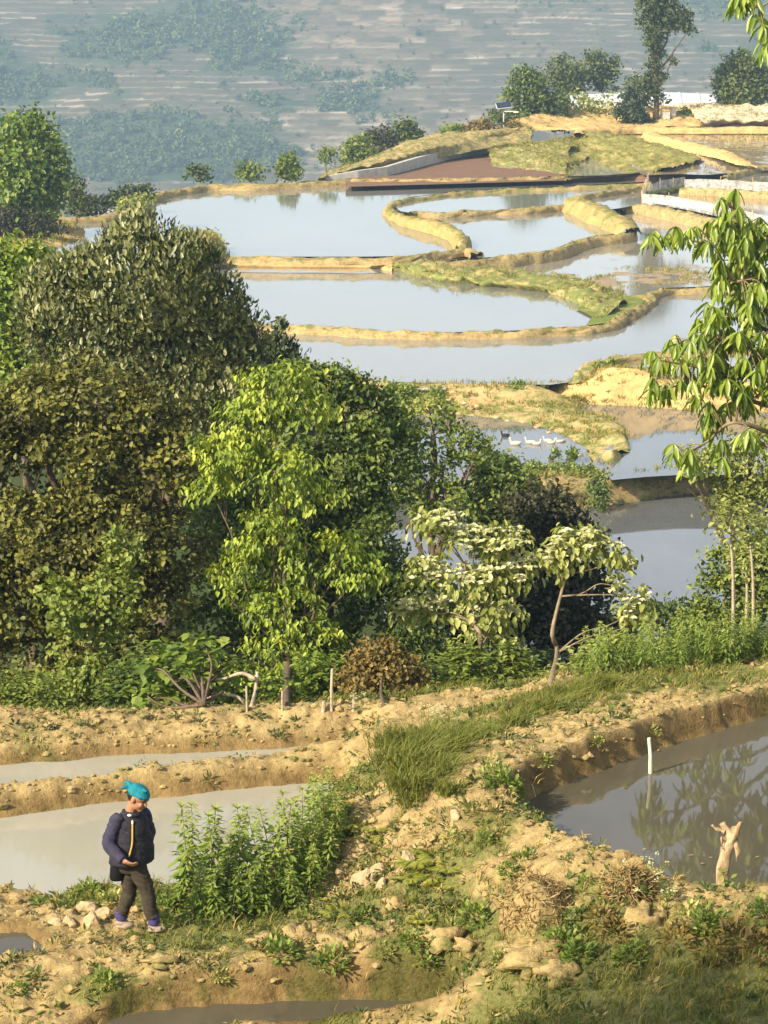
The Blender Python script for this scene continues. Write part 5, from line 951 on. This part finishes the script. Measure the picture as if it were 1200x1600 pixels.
# pale forked stump in the pond
b = P(1128,1412,.70); t = thing('tree_stump', b, 'pale forked dead stump standing in the right pond', 'tree stump'); g = Geo()
def spx(u, v, dy=0.0): return PD(u, v, b[1]+dy)
for pth, ra in (([(1131,1440,0),(1130,1400,0),(1129,1365,0),(1134,1335,0),(1141,1318,0)],[.085,.08,.07,.062,.075]),([(1141,1322,0),(1138,1302,.02),(1128,1286,.03)],[.06,.04,.028]),([(1141,1322,0),(1148,1305,-.03),(1157,1283,-.04)],[.062,.042,.012]),([(1132,1300,0),(1122,1296,.02),(1112,1288,.03)],[.03,.022,.012]),([(1142,1315,.02),(1146,1300,.04),(1147,1291,.05)],[.07,.06,.035]),([(1150,1310,-.02),(1152,1330,-.05),(1150,1345,-.05)],[.03,.018,.006]),([(1135,1312,0),(1126,1310,-.03),(1130,1328,-.06)],[.02,.016,.005])):
    c = curve([spx(*q) for q in pth], 14); rr_ = np.interp(np.linspace(0, 1, len(c)), np.linspace(0, 1, len(ra)), ra)*.84; V, T, Q = tube(c, rr_, 10); V = V+.010*np.stack([fbm(V[:, 0]*30, V[:, 2]*14, 3, k) for k in (1, 2, 3)], -1)*2; g.add(V, T, Q)
g.build('trunk', M['stump'], t)
g = Geo(); rr = rng_(460); c = np.array([spx(1130, v, -.09) for v in np.linspace(1368, 1412, 40)])+rr.normal(0, .04, (40, 3)); V, T, k = leafset(c, rsph(rr, 40), np.array([0, -.6, .6])+rsph(rr, 40)*.4, .07, .035, True); g.add(V, T, a=.7); g.build('creeper', LF['weed'], t)
# scraps floating on the right pond
g = Geo(); rr = rng_(470)
for u, v in ((1107,1340),(1094,1350),(1075,1337),(1060,1369),(1010,1326),(926,1305),(922,1317),(862,1284),(866,1270),(858,1304),(1150,1318),(1029,1171),(1180,1340),(980,1345)):
    p = P(u, v, .712); V, T, k = leafset(p[None], np.array([[rr.normal(), rr.normal()*.4, 0]]), np.array([[0, 0, 1.0]]), rr.uniform(.04, .075), .022, True, curl=0); g.add(V+np.array([0, 0, .004]), T, a=rr.uniform(.5, 1))
tag(g.build('floating_leaves', LF['straw']), 'dry leaf scraps floating on the right pond', None, None, 'stuff')
# ================================================================== FAR BUILT THINGS
# concrete wall of cast slabs
wl = [(507,278,276),(560,276,267),(605,273,261),(645,263,249),(667,257,243),(701,248,235.5),(736,242,231),(772,236,228)]
t = thing('concrete_wall', P(667,257,-6.3), 'low pale concrete wall curving up the edge of the red field', 'wall')
for (u0, b0, t0), (u1, b1, t1) in zip(wl[:-1], wl[1:]):
    A, B = P(u0, b0, -6.3), P(u1, b1, -6.3); hA = (b0-t0)*mpp(A[1]); hB = (b1-t1)*mpp(B[1]); d = norm((B-A)*np.array([1, 1, 0])); nn = np.array([-d[1], d[0], 0])*.35; up = np.array([0, 0, 1]); dn = -up*.6
    A = A+d*.02; B = B-d*.02
    V = np.array([A+dn, B+dn, B+dn+nn, A+dn+nn, A+up*hA, B+up*hB, B+up*hB+nn, A+up*hA+nn]); Q = np.array([[0, 1, 5, 4], [2, 3, 7, 6], [4, 5, 6, 7], [1, 2, 6, 5], [3, 0, 4, 7], [0, 3, 2, 1]])
    mk('slab', V, Q, M['concrete'], t, False)
# solar lamp
M['panel'] = simple('solar panel', (.02, .03, .06), .25, .2, 3, .5); M['metal'] = simple('grey metal', (.45, .44, .40), .5, .15, 4, .4)
b = PD(787,217,226); t = thing('street_lamp', b, 'solar street lamp with tilted dark panel among the far trees', 'street lamp'); top = PD(787,170,226); k = mpp(226)
g = Geo(); V, T, Q = tube([b-np.array([0, 0, .6]), b*.5+top*.5, top], .055, 8); g.add(V, T, Q); g.build('pole', M['metal'], t)
c = PD(787,164,226); ax = np.array([1, .1, .12]); ax /= np.linalg.norm(ax); sl = norm(np.cross(np.array([0, .55, -1.0]), ax)); nn = np.cross(ax, sl); a_, s_ = ax*11*k, sl*.42
V = np.array([c+sx*a_+sy*s_+sz*nn*.025 for sz in (-1, 1) for sx, sy in ((-1, -1), (1, -1), (1, 1), (-1, 1))]); Q = np.array([[0, 3, 2, 1], [4, 5, 6, 7], [0, 1, 5, 4], [1, 2, 6, 5], [2, 3, 7, 6], [3, 0, 4, 7]])
pn = mk('solar_panel', V, Q, M['panel'], t, False)
V = np.array([c+sx*a_*1.06+sy*s_*1.08+sz*nn*.02+nn*.05 for sz in (-1, 1) for sx, sy in ((-1, -1), (1, -1), (1, 1), (-1, 1))]); mk('panel_frame', V, Q, M['paint'], t, False)
V, Q = box(PD(797,174,225.9), (18*k, .12, .07)); mk('lamp_arm', V, Q, M['paint'], t, False); V, Q = box(PD(806,175,225.9), (8*k, .22, .10)); mk('lamp_head', V, Q, M['paint'], t, False)
# stepped concrete block
b = PD(1043,198,233.6); k = mpp(233); t = thing('concrete_block', b, 'pale stepped concrete block beside the tall tree', 'block')
for nm, dx, w_, h_ in (('lower_block', 4, 24, 13), ('upper_block', -4, 13, 24), ('post', 9, 7, 31)):
    V, Q = box(b+np.array([dx*k, 0 if nm != 'post' else .5, h_*k/2-.1]), (w_*k, .9, h_*k)); mk(nm, V, Q, M['concrete'], t, False)
# low white wall line at the far pond rim
for lab, pth, h in (('pale low wall along the far pond behind the tall tree', [(1060,166),(1110,166),(1200,167),(1330,168)], .3),):
    t = thing('low_wall', PD(1110,166,240), lab, 'wall')
    for q0, q1 in zip(pth[:-1], pth[1:]):
        A, B = PD(*q0, 240), PD(*q1, 240); V, Q = box((A+B)/2, (np.linalg.norm(B-A)-.03, .4, h*2)); mk('slab', V, Q, M['concrete'], t, False)
# pale plastic tunnel behind the tall tree
M['plastic'] = simple('dull plastic sheet', (.50, .53, .55), .45, .12, .5, .4)
b = PD(1000,166,246); t = thing('greenhouse', b, 'long pale plastic greenhouse roof behind the tall tree', 'greenhouse'); k = mpp(246); L0, L1 = PD(885,166,246)[0], PD(1120,166,246)[0]
xs = np.linspace(L0, L1, 40); an = np.linspace(0, PI, 14); hh = 24*k*np.interp(xs, [L0, L0+3, (L0+L1)/2, L1-1, L1], [.72, .85, 1.0, .86, .78]); V = np.stack([np.repeat(xs, 14), b[1]+np.tile(-np.cos(an), 40)*2.6, b[2]-.1+np.tile(np.sin(an)**.7, 40)*np.repeat(hh, 14)], -1)
mk('plastic_sheet', V, gridq(40, 14), M['plastic'], t)
for x_ in np.linspace(L0+.1, L1-.1, 9):
    h_ = np.interp(x_, xs, hh); V, T, Q = tube(np.stack([np.full(14, x_), b[1]-np.cos(an)*2.64, b[2]-.08+np.sin(an)**.7*(h_+.02)], -1), .035, 5); mk('rib', V, [T, Q], M['metal'], t)
# white net fence round the muddy paddy
nm_, n, out = newmat('white netting'); tb = nd(n, 'ShaderNodeBsdfTransparent'); df = nd(n, 'ShaderNodeBsdfPrincipled', i_Roughness=.6); df.inputs[0].default_value = (.78, .76, .70, 1)
ms = nd(n, 'ShaderNodeMixShader'); n.links.new(mapr(n, noise(n, 2.2, 4, .6), .35, .7, .15, .5), ms.inputs[0]); n.links.new(tb.outputs[0], ms.inputs[1]); n.links.new(df.outputs[0], ms.inputs[2]); n.links.new(ms.outputs[0], out.inputs[0])
def net(pth, hpx, z, label, seed):
    t = thing('net_fence', P(*pth[0], z), label, 'fence'); p = np.array([P(u, v, z) for u, v in pth]); q, s = resample(p, .5); rr = rng_(seed)
    h = hpx*mpp(170)*(1+.12*fbm(s*.8, s*0, 3, seed)); a = q+np.c_[.05*fbm(s, s*0+1, 2, seed), .05*fbm(s, s*0+5, 2, seed), -.15+s*0]; m = q+np.c_[.08*fbm(s, s*0+2, 2, seed), .10*fbm(s, s*0+7, 2, seed), h*.5]; b = q+np.c_[s*0, s*0, h]
    off = np.array([0, .012, 0]); V = np.concatenate([np.stack([a, m, b], 1).reshape(-1, 3), np.stack([a, m, b], 1).reshape(-1, 3)+off]); Q = gridq(len(q), 3); Q = np.concatenate([Q, Q[:, ::-1]+len(q)*3]); mk('netting', V, Q, nm_, t)
    for k in range(0, len(q), 5):
        V, T, Q = tube([q[k]-np.array([0, 0, .3]), q[k]+np.array([rr.normal(0, .04), 0, h[k]+rr.uniform(.05, .35)])], .02, 6); o = mk('post', V, [T, Q], M['wood'], t)
net([(1003,316),(1030,317),(1072,324),(1115,333),(1160,343),(1200,352),(1330,378)], 13, -6.5, 'white net fence along the front of the muddy paddy', 501)
net([(1003,315),(1008,302),(1013,286)], 15, -6.5, 'short white net fence at the left corner of the muddy paddy', 502)
net([(1014,301),(1042,294),(1070,289)], 14, -6.4, 'greyish net fence along the left side of the muddy paddy', 503)
net([(1070,291),(1110,292),(1200,297),(1330,305)], 12, -6.1, 'white sheet fence along the back of the muddy paddy', 504)
# leaning pole inside the pen
stake(1136,332,1149,305,.04,'pale pole leaning in the netted paddy','paint',-6.5,'leaning_pole','pole',9)
# plank on the rocky bank
A, B = PD(636,608,100.75), PD(696,606,100.95); V, Q = box((A+B)/2, (np.linalg.norm(B-A), .35, .07), math.atan2(B[1]-A[1], B[0]-A[0])); o = link('plank', mesh('plank', V-(A+B)/2, Q, M['concrete'], False), None, (A+B)/2); tag(o, 'pale plank lying on the rocky bank under the long paddy', 'plank')
# stones along the rocky bank
rr = rng_(520)
for i, (u, v, w_) in enumerate(sorted(((668,640,12),(690,636,14),(712,640,10),(735,638,12),(752,646,10),(700,628,12),(724,630,10),(745,634,9),(816,660,8),(858,676,9),(775,652,9),(792,658,8),(838,668,8),(880,690,9),(905,712,9)))):
    p = PD(u, v, 100.2) if v < 648 else P(u, v, -8.2); s = w_*mpp(p[1])/2; f = 1+.4*fbm(IV3[:, 0]*1.5+i, IV3[:, 1]*1.5+IV3[:, 2], 3, 520+i)
    o = link('stone', mesh('stone', boulder(520+i)*np.array([s, s*.8, s*.7]), IT3, M['stone'], False), None, p); tag(o, ORD[i]+' pale stone from the left in the bank above the duck paddy', 'stone', 'pale stones in the bank above the duck paddy')
# ducks
def duck(u, v, sc, col, label, flip=1):
    sc *= .68
    p = P(u, v, -8.2); t = thing('duck', p, label, 'duck', 'ducks swimming on the brown paddy'); d = IV3; g = Geo()
    V = d*np.array([.27, .13, .12])+np.array([0, 0, .07]); V[:, 2] += .12*np.clip(-d[:, 0]-.5, 0, 1)**1.2; g.add(V, IT3)
    V, T, Q = tube(curve([(.18, 0, .10), (.25, 0, .2), (.25, 0, .29)], 8), np.linspace(.07, .042, 9), 8); g.add(V, T, Q); g.add(d*np.array([.065, .05, .052])+np.array([.275, 0, .31]), IT3)
    me = meshes_of(g, 'body', M[col]); link('body', me, t)
    V = d*np.array([.05, .028, .014])+np.array([.36, 0, .30]); link('beak', mesh('beak', V, IT3, M['beak']), t); t.scale = (sc,)*3; t.rotation_euler = (0, 0, 0 if flip > 0 else PI); return t
M['duck_white'] = simple('white feathers', (.56, .50, .40), .8, .08, 8); M['duck_dark'] = simple('dark feathers', (.03, .028, .025), .7, .3, 8); M['beak'] = simple('beak', (.55, .30, .05), .5, .1)
duck(790,682,.9,'duck_dark','black duck swimming behind the white ones',-1)
duck(806,695,1.15,'duck_white','white duck leftmost of the white ones',-1); duck(829,693,1.0,'duck_white','white duck second of the white ones',-1); duck(838,695,.9,'duck_white','white duck close beside the second white one',1)
duck(856,690,.85,'duck_white','paler small white duck farthest back of the right pair',-1); duck(861,693,.85,'duck_white','white duck in front of the right pair',1); duck(875,691,.75,'duck_white','small white duck rightmost of all',-1)
# ================================================================== THE WALKING PERSON
def ell(c, rad, R=None, fine=True):
    V = (IV3 if fine else IV)*np.asarray(rad)
    if R is not None: V = V@np.asarray(R).T
    return V+np.asarray(c, float), (IT3 if fine else IT)
def rings(secs, seg=24, yaw=0.0):   # stacked ellipses (centre, rx, ry)
    an = np.linspace(0, 2*PI, seg, endpoint=False); c, s = math.cos(yaw), math.sin(yaw); V = []
    for ce, rx, ry in secs:
        x, y = np.cos(an)*rx, np.sin(an)*ry; V.append(np.stack([ce[0]+x*c-y*s, ce[1]+x*s+y*c, np.full(seg, ce[2])], -1))
    n = len(secs); V = np.concatenate(V); i = np.arange(n-1)[:, None]*seg; j = np.arange(seg)[None]; k = (j+1) % seg
    Q = np.stack([i+j, i+k, i+seg+k, i+seg+j], -1).reshape(-1, 4); V = np.vstack([V, secs[0][0], secs[-1][0]]); a, b = n*seg, n*seg+1; j = np.arange(seg); k = (j+1) % seg
    return V, np.vstack([np.stack([np.full(seg, a), k, j], -1), np.stack([np.full(seg, b), (n-1)*seg+j, (n-1)*seg+k], -1)]), Q
def blob(name, parts, mat, parent, vox=.007, it=6, wrinkle=0.0, seed=1):
    """one continuous surface grown over the given forms"""
    g = Geo()
    for p in parts: g.add(p[0], p[1], p[2] if len(p) > 2 else None)
    F = [np.concatenate(g.T)] + ([np.concatenate(g.Q)] if g.Q else [])
    o = link(name, mesh(name, np.concatenate(g.V), F, mat), parent)
    m = o.modifiers.new('r', 'REMESH'); m.mode = 'VOXEL'; m.voxel_size = vox; m.use_smooth_shade = True
    s = o.modifiers.new('s', 'SMOOTH'); s.iterations = it; s.factor = .5
    bpy.context.view_layer.update(); freeze(o)
    if not len(o.data.materials): o.data.materials.append(mat)
    if wrinkle:
        me = o.data; n = len(me.vertices); co = np.empty(n*3, np.float32); me.vertices.foreach_get('co', co); no = np.empty(n*3, np.float32); me.vertices.foreach_get('normal', no); co = co.reshape(-1, 3); no = no.reshape(-1, 3)
        f = fbm(co[:, 0]*11+co[:, 1]*8, co[:, 2]*26+co[:, 0]*14, 4, seed, .6); co = co+no*(f*wrinkle)[:, None]; me.vertices.foreach_set('co', co.ravel().astype(np.float32)); me.update()
    return o
M['skin'] = simple('tanned skin', (.36, .185, .105), .55, .12, 20, .35)
M['vest'] = simple('black padded vest', (.022, .021, .028), .75, .3, 14, .25, .3, 40)
M['jacket'] = simple('dark violet jacket cloth', (.040, .037, .066), .8, .3, 12, .2, .3, 40)
M['trouser'] = simple('dark brown trousers', (.050, .042, .029), .85, .3, 10, .15, .4, 30)
M['black'] = simple('black cloth', (.010, .010, .011), .85, .2, 10, .15)
M['scarf'] = simple('teal headscarf', (.008, .17, .215), .8, .3, 16, .25, .3, 40)
M['sock'] = simple('violet cuff', (.075, .06, .17), .8, .2, 16, .15)
M['shoe'] = simple('dusty pale shoe', (.30, .235, .18), .7, .2, 18, .2)
M['strap'] = simple('yellow strap', (.50, .34, .08), .6, .15, 20, .2)
M['white'] = simple('white cloth', (.75, .73, .70), .7, .1, 20)
M['eye'] = simple('dark eye', (.02, .015, .012), .3, .1, 20, .5)
pb = G(214, 1452); pb[2] += .0
per = thing('person', pb, 'person in teal headscarf, dark vest and brown trousers walking along the pond edge', 'person')
def L3(*p): return np.array(p, float)
# head frame: looks to the right, a little towards the viewer, and down
fw = norm(L3(.80, -.45, -.46)); rt = norm(np.cross(fw, L3(0, 0, 1))); upv = np.cross(rt, fw); RH = np.stack([rt, fw, upv], 1); HC = L3(.045, -.065, 1.305)
def hp(x, y, z): return HC+RH@L3(x, y, z)
rs, re, rw = L3(-.155, -.09, 1.09), L3(-.238, -.16, .885), L3(-.085, -.285, .775)
ls, le, lw = L3(.075, .13, 1.08), L3(.115, .21, .87), L3(.07, .13, .74)
hipf, knf, anf = L3(.0, -.04, .66), L3(.10, -.05, .385), L3(.160, -.05, .085)
hipr, knr, anr = L3(-.06, .06, .66), L3(-.07, .06, .345), L3(-.150, .06, .090)
def chain(pts, rad, seg=12): c = curve(pts, 8*(len(pts)-1)); return tube(c, np.interp(np.linspace(0, 1, len(c)), np.linspace(0, 1, len(rad)), rad), seg)
def hand(wr, pd, side, out):        # palm, four unequal bent fingers, a thumb from the side of the palm
    pd = norm(pd); nrm = norm(np.cross(pd, side)); side = np.cross(nrm, pd); ps = [ell(wr+pd*.045, (.038, .040, .017), np.stack([side, pd, nrm], 1)), chain([wr-pd*.03, wr, wr+pd*.03], [.024, .023, .026], 10)]
    for i, (l, o) in enumerate(((.070, -.029), (.078, -.010), (.072, .010), (.056, .028))):
        b = wr+pd*.072+side*o; cu = -nrm*out; k1 = b+pd*l*.42+cu*l*.12; k2 = k1+pd*l*.26+cu*l*.26; k3 = k2+pd*l*.06+cu*l*.30; ps.append(chain([b-pd*.02, b, k1, k2, k3], [.0095, .0098, .0092, .0085, .0072], 8))
    b = wr+pd*.028-side*.030; ps.append(chain([b+side*.012, b, b-side*.020+pd*.022-nrm*out*.01, b-side*.016+pd*.050-nrm*out*.02], [.013, .0125, .011, .0085], 8)); return ps
parts = [rings([(L3(-.04, 0, .62), .08, .07), (L3(-.045, 0, .70), .11, .10), (L3(-.05, 0, .85), .14, .115), (L3(-.05, 0, 1.0), .155, .12), (L3(-.045, 0, 1.10), .14, .09), (L3(-.035, -.01, 1.16), .07, .06)], 20, .52),
         chain([L3(-.035, -.01, 1.13), L3(-.015, -.03, 1.20), hp(0, -.02, -.05)], [.06, .052, .05]),
         chain([rs, re, rw], [.055, .043, .028]), chain([ls, le, lw], [.045, .04, .028]), ell(rs, (.06, .06, .06)),
         chain([hipf, knf, anf], [.085, .058, .036]), chain([hipr, knr, anr], [.085, .058, .036]), chain([anf+L3(-.02, 0, -.05), anf+L3(.05, 0, -.045)], [.03, .026]), chain([anr+L3(-.02, 0, -.05), anr+L3(.06, -.01, -.055)], [.03, .026]),
         ell(hp(0, -.008, .030), (.076, .094, .088), RH), ell(hp(0, .022, -.040), (.060, .068, .082), RH), ell(hp(0, .060, -.095), (.030, .030, .024), RH),
         ell(hp(0, .094, -.018), (.013, .022, .026), RH), ell(hp(0, .084, .012), (.010, .014, .030), RH), ell(hp(0, .080, .032), (.050, .014, .012), RH), ell(hp(.034, .070, -.03), (.022, .020, .022), RH), ell(hp(-.034, .070, -.03), (.022, .020, .022), RH),
         ell(hp(0, .086, -.056), (.024, .011, .007), RH), ell(hp(0, .083, -.068), (.021, .011, .007), RH), ell(hp(.077, -.005, -.012), (.012, .022, .034), RH), ell(hp(-.077, -.005, -.012), (.012, .022, .034), RH)]
parts += hand(rw, L3(.86, -.10, -.42), L3(.1, -.7, .6), .9) + hand(lw, L3(.35, -.25, -.9), L3(.9, .1, .3), .9)
blob('body', parts, M['skin'], per, .0052, 3)
for s in (-1, 1):
    V, T = ell(hp(.031*s, .082, .008), (.013, .008, .005), RH); link('eye', mesh('eye', V, T, M['eye']), per)
    V, T, Q = chain([hp(.016*s, .096, .026), hp(.032*s, .092, .032), hp(.048*s, .078, .026)], [.003, .004, .002], 6); link('eyebrow', mesh('eyebrow', V, [T, Q], M['eye']), per)
V, T = ell(hp(0, .094, -.062), (.020, .005, .0025), RH); link('mouth', mesh('mouth', V, T, M['eye']), per)
# hair below the scarf, scarf with a knot and two ends
blob('hair', [ell(hp(0, -.045, .0), (.075, .068, .075), RH)], M['eye'], per, .007, 2)
blob('headscarf', [ell(hp(0, -.012, .058), (.084, .106, .070), RH), ell(hp(0, -.03, .045), (.083, .092, .066), RH), ell(hp(0, .02, .052), (.087, .086, .040), RH), ell(hp(0, -.125, .055), (.028, .03, .026), RH), chain([hp(0, -.12, .055), hp(-.02, -.165, .05), hp(-.03, -.20, .01)], [.022, .026, .008]), chain([hp(0, -.12, .05), hp(.03, -.15, .03), hp(.045, -.175, -.03)], [.02, .022, .006]), ell(hp(.03, .05, .128), (.02, .03, .014), RH)], M['scarf'], per, .007, 4, .012, 5)
# trousers
blob('trousers', [rings([(L3(-.03, 0, .57), .115, .105), (L3(-.04, 0, .66), .155, .13), (L3(-.045, 0, .78), .17, .13)], 20, .4), chain([hipf, knf+L3(0, 0, .03), L3(.135, -.05, .20), anf+L3(-.004, 0, .045)], [.098, .072, .064, .064], 16), chain([hipr, knr, L3(-.115, .06, .21), anr+L3(.006, 0, .045)], [.096, .070, .062, .063], 16)], M['trouser'], per, .008, 3, .012, 7)
for a, k in ((anf, 1), (anr, 0)):
    V, T, Q = chain([a+L3(-.008, 0, .075), a+L3(0, 0, .03), a+L3(.008, 0, -.012)], [.058, .060, .055], 14); link('trouser_cuff', mesh('trouser_cuff', V, [T, Q], M['sock']), per)
    tz = .0 if k else -.008
    blob('shoe', [ell(a+L3(.008, -.004, -.045), (.062, .041, .034)), ell(a+L3(.062, -.018, -.055+tz), (.058, .039, .027)), ell(a+L3(.032, -.012, -.073+tz), (.092, .042, .010))], M['shoe'], per, .006, 3)
# jacket with sleeves, dark vest over it, black tunic flap
tor = [(L3(-.045, -.005, .665), .222, .165), (L3(-.042, -.008, .74), .216, .165), (L3(-.042, -.008, .86), .205, .158), (L3(-.045, -.005, .98), .182, .142), (L3(-.045, 0, 1.05), .172, .128), (L3(-.042, 0, 1.11), .132, .098), (L3(-.036, -.008, 1.16), .08, .072)]
blob('jacket', [rings([(c, rx*.95, ry*.95) for c, rx, ry in tor], 28, .52), chain([rs+L3(.03, .02, .015), rs, rs*.55+re*.45+L3(-.006,0,0), rs*.12+re*.88, re*.88+rw*.12, re*.45+rw*.55, rw], [.066, .068, .064, .060, .056, .052, .044], 16), chain([ls+L3(-.03, -.02, .01), ls, ls*.5+le*.5, le, lw], [.066, .068, .062, .058, .046], 16)], M['jacket'], per, .008, 4, .012, 9)
blob('vest', [rings([(c+L3(.012, .0, 0), rx, ry) for c, rx, ry in tor[:-1]]+[(L3(-.036, -.008, 1.15), .095, .08)], 28, .52)], M['vest'], per, .008, 4, .010, 11)
blob('collar', [chain([L3(-.10, .02, 1.15), L3(-.065, -.075, 1.15), L3(.03, -.08, 1.14), L3(.05, .01, 1.15)], [.022, .022, .022, .02], 10)], M['vest'], per, .007, 3)
V, T, Q = rings([(L3(-.165, .035, .475), .075, .055), (L3(-.165, .03, .50), .085, .065), (L3(-.15, .02, .60), .09, .08), (L3(-.13, .01, .72), .095, .09)], 18, .4); link('tunic_flap', mesh('tunic_flap', V, [T, Q], M['black']), per)
def onv(u, z, push=.004):           # a point on the front of the vest
    i = [c[2] for c, _, _ in tor]; rx = np.interp(z, i, [a for _, a, _ in tor]); ry = np.interp(z, i, [b for _, _, b in tor]); cx = np.interp(z, i, [c[0] for c, _, _ in tor])+.012; cyy = np.interp(z, i, [c[1] for c, _, _ in tor])
    a = u-.52; x, y = (rx+push)*math.cos(a), (ry+push)*math.sin(a); c, s = math.cos(.52), math.sin(.52); return L3(cx+x*c-y*s, cyy+x*s+y*c, z)
sp = curve([onv(-1.30, 1.07), onv(-1.32, 1.0, .006), onv(-1.36, .90, .008), onv(-1.44, .83, .010), onv(-1.52, .775, .014)], 20); V, T, Q = tube(sp, .0085, 8); link('strap', mesh('strap', V, [T, Q], M['strap']), per)
V, T = ell(L3(-.035, -.102, 1.145), (.022, .014, .013)); link('neck_cloth', mesh('neck_cloth', V, T, M['white']), per)
V, T = ell(onv(-1.30, 1.08, .006), (.010, .008, .024)); link('clasp', mesh('clasp', V, T, M['white']), per)
